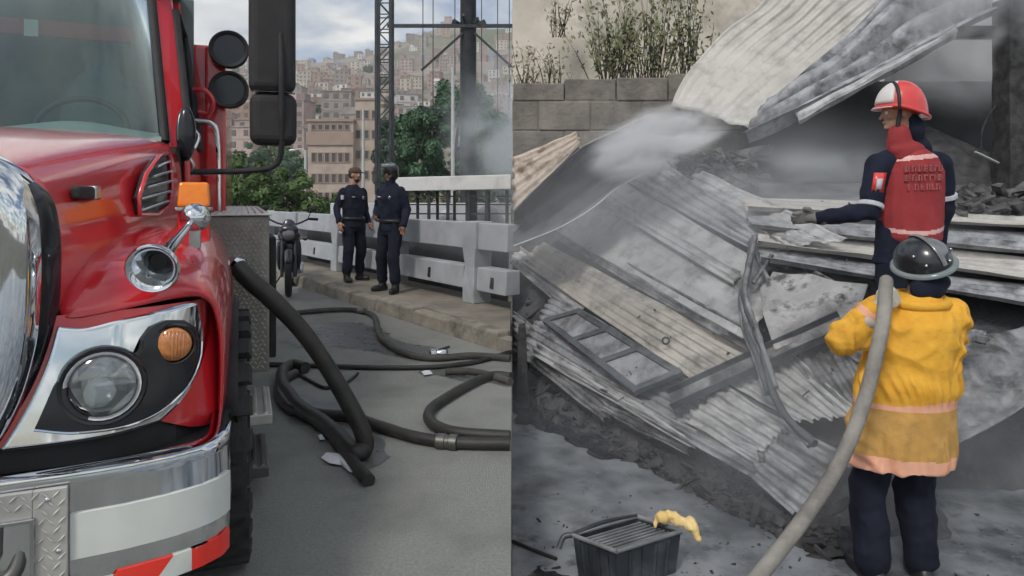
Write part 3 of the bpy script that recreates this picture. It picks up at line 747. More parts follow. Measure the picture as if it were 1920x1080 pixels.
mb = MB(); mb.tube(spline([(.64,.05,.63),(.63,-.01,.60),(.625,-.015,.54),(.66,-.01,.50),(.70,.0,.52),(.715,.03,.60)], 6), .020, 10); mb.box(.61,.67,-.02,.05,.56,.645); mb.build('tow_hook', 'plate_dark', bump, smooth=50)
for x, z in ((.775,.70),(.80,.56),(.775,.43),(.40,.70)):
    mb = MB(); mb.ell((x, -.019, z), (.008,.005,.008), seg=8, ring=6); mb.build('bolt', 'chrome', pl, smooth=180)
# black gap between bumper and panels
mb = MB(); mb.grid([[V(x, fsurf(x,.75)+.02+dy, z) for x in [lerp(-1.17,1.17,i/20) for i in range(21)]] for z, dy in ((.70,.0),(.82,.03))]); mb.grid([[V(x, interp(BP, abs(x)) + .05, .71) for x in [lerp(-1.15,1.15,i/20) for i in range(21)]], [V(x, fsurf(x,.75)+.03, .712) for x in [lerp(-1.15,1.15,i/20) for i in range(21)]]])
mb.build('bumper_filler', 'black_matt', T)
# headlight bezel
pm('chrome_lamp', (.88,.89,.90), (.78,.79,.80), 20, .22, metal=.7)
def coons(top, bot, left, right, nu, nv, off):
    def at_(pl_, t):
        k = t*(len(pl_)-1); i = min(int(k), len(pl_)-2); q = k - i
        return (Vector(pl_[i])*(1-q) + Vector(pl_[i+1])*q)
    def sm(pl_): return [tuple(v[:2]) for v in spline([V(a, b, 0) for a, b in pl_], 6)]
    top, bot, left, right = map(sm, (top, bot, left, right)); rows = []
    for j in range(nv+1):
        v = j/nv; row = []
        for i in range(nu+1):
            u = i/nu
            c = (1-v)*at_(top,u) + v*at_(bot,u) + (1-u)*at_(left,v) + u*at_(right,v) - ((1-u)*(1-v)*Vector(top[0]) + u*(1-v)*Vector(top[-1]) + (1-u)*v*Vector(bot[0]) + u*v*Vector(bot[-1]))
            row.append(FS(c.x, c.y, off))
        rows.append(row)
    return rows
rows = coons([(108,612),(160,615),(215,602),(300,582),(395,556)], [(0,846),(70,838),(150,828),(230,812),(300,790)],
             [(108,612),(85,690),(45,775),(0,846)], [(395,556),(394,615),(378,680),(345,745),(300,790)], 22, 18, .014)
bez = MB().grid(rows).build('headlight_bezel', 'chrome', T, smooth=180, solid=.02)
hout = [(64,806),(78,775),(100,725),(130,682),(165,655),(195,648),(228,652),(252,662),(268,655),(270,632),(285,612),(312,600),(345,600),(370,615),(378,640),(374,675),(358,715),(330,748),(295,775),(250,795),(200,806),(130,812)]
ring0 = [FS(x, y, .024) for x, y in hout]; cx, cy = 225, 725
mb = MB(); n = len(hout)
rings = [[FS(x, y, .010) for x, y in hout], [FS(x, y, .032) for x, y in hout], [FS(lerp(x,cx,.05), lerp(y,cy,.05), .033) for x, y in hout], [FS(lerp(x,cx,.5), lerp(y,cy,.5), .030) for x, y in hout], [FS(lerp(x,cx,.95), lerp(y,cy,.95), .030) for x, y in hout]]
mb.loft(rings); hous = mb.build('headlight_housing', 'black_gloss', bez, smooth=60)
mb = MB(); lo = [FS(x, y, .036) for x, y in [(378,640),(375,672),(358,715),(330,748),(295,775),(250,795),(200,806),(130,812),(64,806)]]; mb.tube(spline(lo, 5), .0045, 6); mb.build('housing_trim', 'chrome', bez, smooth=60)
def lamp(name, px, py, rad, off, lensmat, ringmat, deep):
    c = FS(px, py, off); ax = V(.06, -1, .02)
    mb = MB(); mb.lathe([(rad*1.10,-.03),(rad*1.12,0),(rad*1.07,.010),(rad*1.0,.008),(rad*.97,-.004),(rad*.96,-.02)], c, ax, 36); o = mb.build(name, ringmat, bez, smooth=50)
    mb = MB(); mb.lathe([(rad*.97,-.002),(rad*.86,-deep*.42),(rad*.66,-deep*.75),(rad*.42,-deep*.95),(rad*.2,-deep)], c, ax, 14); mb.build('reflector', lensmat, o)
    return c, ax, o
c, ax, o = lamp('headlight', 193, 724, .104, .050, 'chrome_lamp', 'black_gloss', .055)
mb = MB(); mb.lathe([(.095,-.002),(.085,.010),(.06,.018),(.03,.022),(.001,.023)], c, ax, 32); mb.build('lens', 'clear_glass', o, smooth=180)
mb = MB(); mb.lathe([(.014,-.05),(.017,-.018),(.012,-.010),(.001,-.008)], c + V(0,0,-.012), ax, 16); mb.build('bulb_cap', 'lens_silver', o, smooth=60)
mb = MB(); mb.lathe([(.101,-.006),(.100,.002),(.092,.0),(.090,-.006)], c, ax, 28); mb.build('reflector_ring', 'lens_silver', o, smooth=60)
c, ax, o = lamp('turn_signal', 326, 645, .058, .046, 'amber_lens', 'black_gloss', .03)
mb = MB(); mb.lathe([(.056,-.002),(.050,.010),(.03,.016),(.001,.018)], c, ax, 28); mb.build('lens', 'amber_lens', o, smooth=180)
for k in range(9):
    mb = MB(); xx = -.04 + k*.01; hh = math.sqrt(max(0, .05**2 - xx**2)); mb.tube([c + V(xx, -.0165+abs(xx)*.12, -hh), c + V(xx, -.019+abs(xx)*.12, 0), c + V(xx, -.0165+abs(xx)*.12, hh)], .0015, 5); mb.build('lens_rib', 'amber_lens', o, smooth=180)
# air horn on the fender
a = TL(285, 505, .22); b = TL(366, 408, .80)
ax = (b - a).normalized(); ln = (b - a).length
mb = MB(); mb.lathe([(.012,.16),(.020,.10),(.034,.055),(.056,.016),(.066,.0),(.074,-.003),(.079,.004),(.078,.014),(.066,.035),(.044,.07),(.030,.13),(.022,.20),(.016,.32),(.013,.45),(.012,ln-.04)], a, ax, 36)
h = mb.build('air_horn', 'chrome', T, smooth=60)
mb = MB(); mb.lathe([(.026,.078),(.02,.085),(.001,.09)], a, ax, 28); mb.build('horn_throat', 'black_gloss', h, smooth=60)
mb = MB(); mb.ell(b, (.058,.08,.058), (0,0,-.1)); mb.lathe([(.055,-.02),(.058,.03),(.05,.06)], b, (0,1,0), 20); mb.build('horn_driver', 'chrome', h, smooth=60)
mb = MB(); mb.box(b.x-.02, b.x+.02, b.y-.03, b.y+.03, 1.30, b.z-.03); mb.build('horn_bracket', 'chrome_dull', h)
# amber marker light on its pedestal
p0, p1 = TL(333, 388, 1.12), TL(394, 342, 1.12)
mb = MB(); mb.hexa([V(p0.x,1.08,p0.z), V(p1.x,1.08,p0.z), V(p1.x,1.20,p0.z), V(p0.x,1.20,p0.z)], [V(p0.x+.006,1.10,p1.z), V(p1.x-.006,1.10,p1.z), V(p1.x-.006,1.19,p1.z), V(p0.x+.006,1.19,p1.z)])
mk = mb.build('marker_light', 'amber', T, bevel=.012, bseg=3)
mb = MB(); mb.box(p0.x-.008, p1.x+.008, 1.075, 1.21, p0.z-.018, p0.z-.001); mb.build('light_base', 'chrome_dull', mk, bevel=.004)
mb = MB(); mb.box(p0.x-.0, p1.x+.0, 1.09, 1.22, 1.28, p0.z-.018); mb.build('pedestal', 'red_paint', mk, bevel=.01)
# ---- cab
def cabx(z): return interp([(1.0,1.0),(1.75,.985),(2.2,.95),(2.75,.86),(2.95,.82)], z)
WB = [(.0,1.80),(.45,1.83),(.75,1.88),(.865,1.95)]   # windscreen bottom X, Y
def wpt(k, t, out=0):
    x, y = WB[k]; zb_ = 1.80; zt_ = 2.78
    return V(x*lerp(1, .86, t), y + .42*t - out, lerp(zb_, zt_, t))
mb = MB(); rows = []
for t in (0, .25, .5, .75, 1):
    half = [wpt(k, t) for k in range(4)]
    rows.append([V(-q.x, q.y, q.z) for q in reversed(half[1:])] + half)
mb.grid(rows); mb.build('windscreen', 'windscreen', T, smooth=180)
for s in (1, -1):
    mb = MB(); pts = [wpt(3, t, .008) for t in (0,.25,.5,.75,1)]; mb.tube([V(s*q.x, q.y, q.z) for q in pts], .024, 8); mb.build('windscreen_gasket', 'black_matt', T, smooth=60)
    mb = MB()
    a0, a1 = wpt(3, -.06), wpt(3, 1.05)
    mb.hexa([V(s*(a0.x+.015), a0.y-.01, a0.z), V(s*(cabx(a0.z)-.005), a0.y+.06, a0.z), V(s*(cabx(a0.z)-.01), a0.y+.16, a0.z), V(s*(a0.x), a0.y+.10, a0.z)],
            [V(s*(a1.x+.015), a1.y-.01, a1.z), V(s*(cabx(a1.z)), a1.y+.05, a1.z), V(s*(cabx(a1.z)-.01), a1.y+.12, a1.z), V(s*a1.x, a1.y+.10, a1.z)])
    mb.build('pillar', 'red_paint', T, bevel=.012)
    # door
    mb = MB(); ol = [(1.90,.95),(1.90,1.80),(3.05,1.80),(3.05,.95)]
    mb.prism([V(s*(cabx(z)-.03), L, z) for L, z in ol], V(s*.035, 0, 0)); door = mb.build('door', 'red_paint', T, bevel=.01)
    mb = MB(); fo = [(2.02,1.83),(2.36,2.62),(3.02,2.62),(3.02,1.83)]
    mb.prism([V(s*(cabx(z)-.02), L, z) for L, z in fo], V(s*.006, 0, 0)); mb.build('window', 'side_glass', door)
    fr = [V(s*(cabx(z)+.0), L, z) for L, z in fo]; mb = MB(); mb.tube(fr + [fr[0]], .022, 6); mb.build('window_frame', 'black_matt', door, smooth=60)
    mb = MB(); mb.tube([V(s*(cabx(1.7)+.02), 2.85, 1.66), V(s*(cabx(1.7)+.05), 2.88, 1.66), V(s*(cabx(1.7)+.05), 3.0, 1.66), V(s*(cabx(1.7)+.02), 3.02, 1.66)], .012, 6); mb.build('handle', 'chrome', door, smooth=60)
    mb = MB(); fo2 = [(3.05,.95),(3.05,2.85),(3.18,2.85),(3.18,.95)]
    mb.prism([V(s*(cabx(z)-.04), L, z) for L, z in fo2], V(s*.05, 0, 0)); mb.build('cab_side', 'red_paint', T, bevel=.01)
mb = MB(); rows = []
for t in (0, .33, .66, 1):
    z = 2.80 + .16*math.sin(t*1.57); y0 = 2.18 + .35*t
    rows.append([V(x, y0 + .10*(abs(x)/.85)**2, z - .06*(abs(x)/.85)**3) for x in [-.85 + .17*i for i in range(11)]])
rows.append([V(x, 3.2, 2.97 - .06*(abs(x)/.85)**3) for x in [-.85 + .17*i for i in range(11)]])
mb.grid(rows); mb.build('cab_roof', 'red_paint', T, smooth=180, solid=.03)
pm('seat_grey', (.11,.15,.15), (.16,.205,.205), 6, .9)
mb = MB(); mb.box(-.93, .93, 3.12, 3.17, .95, 2.9); mb.build('cab_back', 'seat_grey', T)
mb = MB(); mb.hexa([V(-.93,1.70,1.2), V(.93,1.70,1.2), V(.96,1.96,1.2), V(-.96,1.96,1.2)], [V(-.93,1.745,1.815), V(.93,1.745,1.76), V(.955,1.95,1.775), V(-.955,1.95,1.775)]); mb.build('cowl', 'black_matt', T)
pm('dash', (.20,.22,.21), (.27,.29,.28), 4, .7); pm('strip_red', (.40,.06,.04), (.48,.09,.06), 2, .6)
mb = MB(); mb.grid([[V(x, y, z + .06*math.exp(-((x-.42)/.28)**2)*(1 if 0 < i < 4 else 0)) for x in [lerp(-.85,.85,k/24) for k in range(25)]] for i, (y, z) in enumerate([(1.86,1.79),(1.96,1.83),(2.08,1.85),(2.20,1.84),(2.24,1.76),(2.24,1.4)])]); mb.build('dashboard', 'dash', T, smooth=60)
mb = MB(); cc = V(.40, 2.34, 1.86); rr = [cc + V(.235*math.cos(a), .235*math.sin(a)*.40, .235*math.sin(a)*.92) for a in [2*math.pi*k/28 for k in range(29)]]
mb.tube(rr, .018, 8, caps=False); mb.beam(cc + V(-.22,0,0), cc + V(.22,0,0), .03, .03); mb.beam(cc, cc + V(0,-.09,-.21), .03, .03, up=(1,0,0)); mb.tube([cc, cc + V(0,-.15,-.35)], .03, 8); mb.build('steering_wheel', 'black_matt', T, smooth=50)
for x in (.42, -.42):
    blob('seat', [('e', (x,2.82,1.95), (.25,.09,.42), (-.12,0,0)), ('e', (x,2.62,1.55), (.26,.26,.10)), ('e', (x,2.86,2.42), (.13,.07,.12))], 'seat_grey', T, .03, 3)
mb = MB(); mb.box(-.75, .62, 2.66, 2.70, 2.47, 2.57); mb.build('interior_strip', 'strip_red', T, bevel=.01)  # red strip with a white mark across the cab interior
mb = MB(); mb.box(.05, .12, 2.64, 2.66, 2.46, 2.56); mb.build('strip_mark', 'white_paint', T)
# ---- body behind the cab, chassis
mb = MB(); mb.box(-1.12, 1.12, 3.25, 7.4, .75, 2.62); body = mb.build('body', 'red_paint', T, bevel=.03)
for k in range(3):
    mb = MB(); z = 2.22 + k*.12; L = 3.4 + .35*k
    mb.prism([V(1.121, L, z-.06), V(1.121, L+.16, z+.12), V(1.121, L+.28, z+.12), V(1.121, L+.12, z-.06)], V(.004,0,0)); mb.build('white_stripe', 'white_reflect', body)
mb = MB(); mb.box(1.0, 1.14, 3.18, 3.25, 1.15, 2.6); mb.build('body_edge', 'red_paint', body, bevel=.02)
mb = MB(); mb.box(-.42, -.30, .3, 7.2, .62, .90); mb.box(.30, .42, .3, 7.2, .62, .90); mb.box(-.6, .6, .3, 3.0, .9, 1.15); mb.build('chassis', 'black_matt', T)
# grab rails
mb = MB(); q = [TL(367, 226, 2.9), TL(398, 232, 2.85), TL(408, 262, 2.85), TL(410, 350, 2.85), TL(411, 452, 2.85)]; mb.tube(spline(q, 6), .017, 8); mb.build('grab_rail', 'chrome', T, smooth=60)
mb = MB(); q = [TL(420, 240, 3.3), TL(421, 380, 3.3)]; mb.tube(q, .015, 8); mb.build('grab_rail', 'dark_steel', T, smooth=60)
mb = MB(); q = [TL(364, 168, 3.0), TL(385, 170, 2.95), TL(399, 190, 2.95), TL(392, 212, 2.98), TL(372, 210, 3.0)]; mb.tube(spline(q, 6), .018, 8); mb.build('hose_hook', 'red_paint', T, smooth=60)
# two round work lamps
for y in (92, 168):
    c = TL(429, y, 3.05); mb = MB(); mb.lathe([(.10,.16),(.128,.08),(.135,0),(.128,-.015),(.112,-.010),(.10,.01),(.03,.05)], c, (.08,1,0), 28); wl_ = mb.build('work_lamp', 'black_matt', T, smooth=50)
    mb = MB(); mb.lathe([(.108,.005),(.06,.022),(.001,.03)], c, (.08,1,0), 24); mb.build('lens', 'black_gloss', wl_, smooth=60)
    mb = MB(); mb.beam(c + V(0,.12,0), V(1.08, 3.3, c.z), .04, .04); mb.build('bracket', 'dark_steel', wl_)
# side mirrors
def rbox(name, x0, x1, y0, y1, z0, z1, bev, mat, par):
    mb = MB(); mb.box(x0, x1, y0, y1, z0, z1); return mb.build(name, mat, par, bevel=bev, bseg=4)
m0 = TL(466, 172, 2.0); m1 = TL(554, -26, 2.0)
mir = rbox('side_mirror', m0.x, m1.x, 1.93, 2.09, m0.z, m1.z, .05, 'black_matt', T)
rbox('mirror_glass', m0.x+.02, m1.x-.02, 2.075, 2.095, m0.z+.03, m1.z-.03, .02, 'chrome', mir)
n0 = TL(468, 272, 2.0); n1 = TL(556, 178, 2.0)
rbox('convex_mirror', n0.x, n1.x, 1.93, 2.07, n0.z, n1.z, .055, 'black_matt', mir)
mb = MB(); mb.tube(spline([TL(524, -30, 2.0), TL(527, 120, 1.915), TL(528, 200, 1.915), TL(527, 285, 1.96), TL(512, 312, 1.98), TL(470, 320, 1.98), TL(400, 322, 1.98), TL(352, 322, 1.95)], 6), .0165, 8); mb.build('mirror_arm', 'black_matt', mir, smooth=60)
mb = MB(); mb.box(n0.x+.02, n1.x-.01, 1.935, 2.0, n1.z+.002, m0.z-.002); mb.build('mirror_joint', 'chrome_dull', mir)
c = TL(349, 250, 1.88); mb = MB(); mb.ell(c, (.05,.05,.15)); dm = mb.build('door_mirror', 'black_gloss', T, smooth=180)
mb = MB(); mb.tube(spline([c + V(0,.03,-.12), c + V(.03,.05,-.17), c + V(.0,.08,-.22)], 5), .012, 8); mb.tube(spline([c + V(.04,.0,-.08), c + V(.06,.02,-.02), c + V(.04,.06,.02)], 5), .010, 8); mb.build('mirror_stem', 'chrome', dm, smooth=60)
# ---- tool box and steps
b0 = TL(422, 690, 2.2); b1 = TL(505, 403, 2.2)
pm('mesh_plate', (.27,.26,.235), (.20,.19,.17), 9, .5, metal=.35)
mb = MB(); mb.box(b0.x-.1, b1.x, 2.2, 6.0, .44, 1.388); tb = mb.build('tool_box', 'mesh_plate', T, bevel=.012)
tag(plate_lugs(b0.x-.08, b1.x-.01, .46, 1.38, 2.1995, .026).build('tread_lug', 'plate', tb, smooth=30), kind='stuff')
mb = MB(); mb.box(b0.x-.1, b1.x+.012, 2.185, 6.02, 1.389, 1.398); bt = mb.build('lid', 'plate', tb, bevel=.004)
for k in range(8):
    x = b0.x - .08 + k*.042; mb = MB(); mb.hexa([V(x,2.20,1.3985), V(x+.018,2.20,1.3985), V(x+.018,6,1.3985), V(x,6,1.3985)], [V(x+.004,2.205,1.406), V(x+.014,2.205,1.406), V(x+.014,5.99,1.406), V(x+.004,5.99,1.406)]); mb.build('tread_rib', 'plate', bt)
mb = MB(); mb.box(b1.x+.002, b1.x+.045, 2.3, 2.8, .50, 1.25); mb.build('rubber_strip', 'rubber', tb, bevel=.01)
c = TL(446, 497, 2.16); mb = MB(); mb.lathe([(.04,.05),(.045,.0),(.052,-.02),(.052,-.05),(.04,-.06)], c, (0,1,0), 18); mb.beam(c + V(-.05,-.03,.02), c + V(.05,-.03,.03), .015, .015); mb.build('hose_outlet', 'chrome', tb, smooth=50)
for nm, z, L0, L1, x0, x1, mt in (('step', .36, 1.62, 2.17, 1.13, 1.40, 'plate'), ('step', .17, 1.40, 1.90, 1.16, 1.375, 'plate_dark')):
    mb = MB(); mb.box(x0, x1, L0, L1, z-.055, z); st = mb.build(nm, mt, T, bevel=.006)
    for k in range(5):
        x = x0 + .02 + k*(x1-x0-.05)/4.2; mb = MB(); mb.hexa([V(x,L0+.01,z+.0005), V(x+.02,L0+.01,z+.0005), V(x+.02,L1-.01,z+.0005), V(x,L1-.01,z+.0005)], [V(x+.005,L0+.015,z+.009), V(x+.015,L0+.015,z+.009), V(x+.015,L1-.015,z+.009), V(x+.005,L1-.015,z+.009)]); mb.build('tread_rib', mt, st)
    mb = MB(); mb.beam((1.12, L1-.05, z-.03), (1.12, L1+.02, .85), .04, .03); mb.build('hanger', 'black_matt', st)
# ---- wheels
def wheel(s, L, xin, xout, rad):
    w = xout - xin
    pts = [(rad*.58,0),(rad*.72,-.012),(rad*.90,-.008),(rad*.965,.02),(rad*.985,.05),(rad*.985,w-.05),(rad*.965,w-.02),(rad*.90,w+.008),(rad*.72,w+.012),(rad*.58,w)]
    mb = MB(); mb.lathe(pts, (s*xin, L, rad), (s,0,0), 40); ty = mb.build('tyre', 'rubber', T, smooth=40)
    mb = MB(); nl = 26
    for k in range(nl):
        for side_ in (0, 1):
            a = 2*math.pi*(k + .5*side_)/nl; da = 2*math.pi/nl*.30
            xa, xb = (w*.46, w+.030) if side_ else (-.030, w*.54)
            ring = []
            for (rr, xx) in ((rad*.955, xa), (rad*.955, xb), (rad*1.03, xb-(.012 if side_ else 0)), (rad*1.03, xa+(0 if side_ else .012))):
                for q in (-da, da): ring.append(V(s*(xin+xx), L + rr*math.sin(a+q), rad + rr*math.cos(a+q)))
            mb.hexa([ring[0], ring[1], ring[3], ring[2]], [ring[6], ring[7], ring[5], ring[4]])
    tag(mb.build('tread_block', 'rubber', ty), kind='stuff')
    mb = MB(); mb.lathe([(.06,w*.9),(.12,w*.75),(.15,w*.5),(rad*.5,w*.42),(rad*.56,w*.7),(rad*.585,w*.99),(rad*.56,w*.99)], (s*xin, L, rad), (s,0,0), 28); mb.build('rim', 'plate_dark', ty, smooth=40)
wheel(1, .98, .97, 1.258, .50); wheel(-1, .98, .97, 1.258, .50)
wheel(1, 5.6, .86, 1.10, .50); wheel(-1, 5.6, .86, 1.10, .50)

# ================================================================== HOSES ON THE ROAD
pm('hose_black', (.013,.012,.011), (.030,.028,.025), 7, .55, bump=.15, bscale=60)
pm('hose_grey', (.04,.037,.032), (.075,.07,.06), 6, .75, bump=.2, bscale=60)
def hose(label, pts, r, mat='hose_black', name='fire_hose', n=8, cat='hose', couple=()):
    base = Vector(pts[len(pts)//2]).copy(); base.z = 0
    mb = MB(); sp_ = spline(pts, n); mb.tube([p - base + V(.35*r*noise.noise((p.x*3, p.y*3, r*90)), .35*r*noise.noise((p.y*3, p.x*3, 7)), 0) for p in sp_], [r*(1 + .07*noise.noise((p.x*5, p.y*5, 2))) for p in sp_], 12)
    o = mb.build(name, mat, smooth=60, loc=base)
    for t_ in couple:
        k_ = int(t_*(len(sp_)-2)); a_ = sp_[k_] - base; d_ = sp_[k_+1] - sp_[k_-1]
        mb = MB(); mb.lathe([(r*1.05,-.07),(r*1.3,-.065),(r*1.3,-.015),(r*1.15,-.01),(r*1.15,.01),(r*1.35,.015),(r*1.35,.06),(r*1.05,.065)], a_, d_, 16); mb.build('coupling', 'plate_dark', o, smooth=40)
    return tag(o, label, cat)
def gh(l, r): return [G(x, y, r) for x, y in l]
st = P(446, 500, 3.72)
hose('thick black suction hose arching down from the tool box of the truck to the road',
     [st, P(470, 525, 3.70), P(510, 560, 3.72), P(565, 620, 3.78), P(615, 690, 3.84), P(655, 755, 3.86), P(680, 805, 3.86), G(686, 838, .055), G(668, 848, .05), G(640, 822, .05), G(600, 790, .05), G(560, 762, .05), G(533, 728, .05), G(530, 698, .05), G(548, 684, .05), G(575, 690, .05)], .050)
hose('thin black hose running straight across the road from the truck to the kerb', gh([(500,683),(600,686),(700,689),(790,689),(850,685),(905,676),(957,660)], .022), .022)
hose('grey hose bending along the foot of the kerb, farthest from the viewer', gh([(505,590),(560,586),(620,581),(670,582),(700,592),(707,612),(714,632),(740,653),(780,668),(830,671),(885,667),(957,672)], .033), .033, 'hose_grey', couple=(.30,))
hose('black hose looping beside the truck steps and sweeping to the right in front', gh([(552,700),(528,716),(526,742),(548,766),(600,776),(660,782),(712,800),(780,820),(850,830),(957,832)], .037), .037, couple=(.90,))
hose('black hose with a hairpin bend on the right of the road', gh([(957,706),(925,704),(890,716),(845,741),(812,762),(802,783),(820,801),(865,812),(957,818)], .036), .036)
hose('grey hose lying beside the straight thin hose, right of the coupling', gh([(835,697),(880,696),(920,704),(957,716)], .03), .03, 'hose_grey')
hose('flat black hose tail ending on the road in front of the arched hose', gh([(592,778),(612,800),(640,838),(665,870),(690,902)], .03), .034)
hose('short black rope with a hook between the hoses beside the truck', gh([(560,702),(585,716),(610,727),(640,722),(662,708),(670,700)], .014), .014, name='rope', cat='rope')
cp = G(823, 664, .05); cpl = thing('hose_coupling', 'small metal hose coupling at the kerb where the hoses meet', 'coupling', (cp.x, cp.y, 0))
mb = MB(); mb.lathe([(.03,-.09),(.05,-.08),(.05,-.03),(.04,-.02),(.055,.02),(.055,.06),(.035,.08)], (0,0,.055), (.8,.25,0), 16); mb.build('sleeve', 'chrome_dull', cpl, smooth=40)
mb = MB(); mb.beam((0,-.02,.09), (.10,.0,.12), .02, .02); mb.build('lever', 'black_matt', cpl)
pm('paper', (.72,.73,.74), (.62,.63,.65), 6, .8)
for i, (l, pts, lab) in enumerate([(0, [(602,858),(612,848),(640,850),(655,862),(668,885),(655,884),(640,872),(618,868)], 'crumpled white paper lying on the road beside the hose tail'), (1, [(596,816),(604,815),(610,824),(600,824)], 'tiny white paper scrap on the road left of the arched hose'), (2, [(790,696),(806,694),(812,701),(795,703)], 'white paper scrap under the straight thin hose')]):
    q = [G(x, y, .012 + .008*(k % 2)) for k, (x, y) in enumerate(pts)]; c = sum(q, V(0,0,0))/len(q)
    mb = MB(); mb.add([c - V(c.x,c.y,0) + V(0,0,.02)] + [v - V(c.x,c.y,0) for v in q], [(0, k+1, (k+1) % len(q) + 1) for k in range(len(q))])
    tag(mb.build('paper_scrap', 'paper', loc=(c.x, c.y, 0), solid=.002), lab, 'paper')

# ================================================================== MOTORCYCLE
pm('visor_dark', (.10,.11,.12), (.18,.19,.2), 6, .1); pm('moto_dark', (.012,.014,.022), (.02,.022,.03), 5, .3, coat=.4); pm('moto_silver', (.55,.56,.58), (.45,.46,.48), 5, .3, metal=.5)
mg = G(541, 556, 0)
mo = thing('motorcycle', 'dark parked motorcycle with upright handlebars between the truck and the kerb', 'motorcycle', (mg.x, mg.y, 0), .30)
def mwheel(y, rad):
    mb = MB(); mb.tube([V(0, y + (rad-.045)*math.sin(a), rad + (rad-.045)*math.cos(a)) for a in [2*math.pi*k/32 for k in range(33)]], .05, 10, caps=False); w = mb.build('wheel', 'rubber', mo, smooth=60)
    mb = MB(); mb.tube([V(0, y + (rad-.10)*math.sin(a), rad + (rad-.10)*math.cos(a)) for a in [2*math.pi*k/32 for k in range(33)]], .018, 8, caps=False); mb.lathe([(.03,-.06),(.05,-.04),(.05,.04),(.03,.06)], (0,y,rad), (1,0,0), 14)
    for k in range(10):
        a = 2*math.pi*k/10; mb.tube([V(.02*(-1)**k, y, rad), V(0, y + (rad-.1)*math.sin(a), rad + (rad-.1)*math.cos(a))], .005, 5)
    mb.build('rim', 'moto_silver', w, smooth=50)
mwheel(0, .32); mwheel(1.32, .32)
for s in (-1, 1):
    mb = MB(); mb.tube([(s*.095,-.02,.30),(s*.095,.10,.62),(s*.10,.24,1.0)], [.026,.03,.028], 10); mb.build('fork', 'dark_steel', mo, smooth=60)
    mb = MB(); mb.tube(spline([(0,.27,1.06),(s*.16,.26,1.10),(s*.30,.33,1.16),(s*.42,.40,1.15)], 5), .014, 8); hb = mb.build('handlebar', 'black_matt', mo, smooth=60)
    mb = MB(); mb.tube([(s*.30,.34,1.16),(s*.43,.41,1.15)], .022, 8); mb.build('grip', 'rubber', hb, smooth=60)
    mb = MB(); mb.tube([(s*.28,.32,1.17),(s*.34,.28,1.30)], .007, 6); mb.ell((s*.36,.28,1.33), (.065,.02,.045)); mb.build('mirror', 'black_matt', hb, smooth=60)
    mb = MB(); mb.tube([(s*.10,.16,.86),(s*.22,.14,.86)], .008, 6); mb.ell((s*.24,.13,.86), (.035,.045,.03)); mb.build('indicator', 'moto_dark', mo, smooth=60)
mb = MB(); mb.lathe([(.03,.12),(.085,.06),(.10,0),(.09,-.012)], (0,.10,.93), (0,1,0), 20); hl = mb.build('headlight', 'moto_dark', mo, smooth=50)
mb = MB(); mb.lathe([(.09,0),(.06,-.02),(.001,-.03)], (0,.088,.93), (0,1,0), 20); mb.build('lens', 'visor_dark', hl, smooth=60)
blob('fairing', [('e',(0,.16,.99),(.15,.09,.10)),('e',(0,.2,1.08),(.10,.04,.09))], 'moto_dark', mo, .02, 2)
blob('fuel_tank', [('e',(0,.52,.93),(.15,.26,.14)),('e',(0,.42,.90),(.18,.16,.13))], 'moto_dark', mo, .02, 3)
blob('saddle', [('e',(0,.95,.84),(.13,.30,.07)),('e',(0,1.25,.88),(.11,.22,.06))], 'black_matt', mo, .02, 3)
blob('engine', [('e',(0,.55,.45),(.17,.20,.17)),('e',(0,.45,.62),(.10,.10,.14)),('c',(.0,.3,.75),(0,.7,.5),.04,.04)], 'dark_steel', mo, .025, 1)
blob('front_mudguard', [('c',(0,-.22,.55),(0,-.05,.67),.05,.06),('c',(0,-.05,.67),(0,.2,.64),.06,.05)], 'moto_dark', mo, .018, 2)
blob('leg_shield', [('e',(-.14,.3,.62),(.05,.08,.26)),('e',(.14,.3,.62),(.05,.08,.26)),('e',(0,.28,.72),(.14,.05,.12))], 'moto_dark', mo, .02, 3)
mb = MB(); mb.tube(spline([(.14,.5,.32),(.17,.8,.30),(.18,1.3,.36)], 5), .04, 10); mb.build('exhaust', 'chrome_dull', mo, smooth=60)
mb = MB(); mb.tube([(-.1,.7,.3),(-.28,.75,.0)], .012, 6); mb.build('side_stand', 'black_matt', mo)

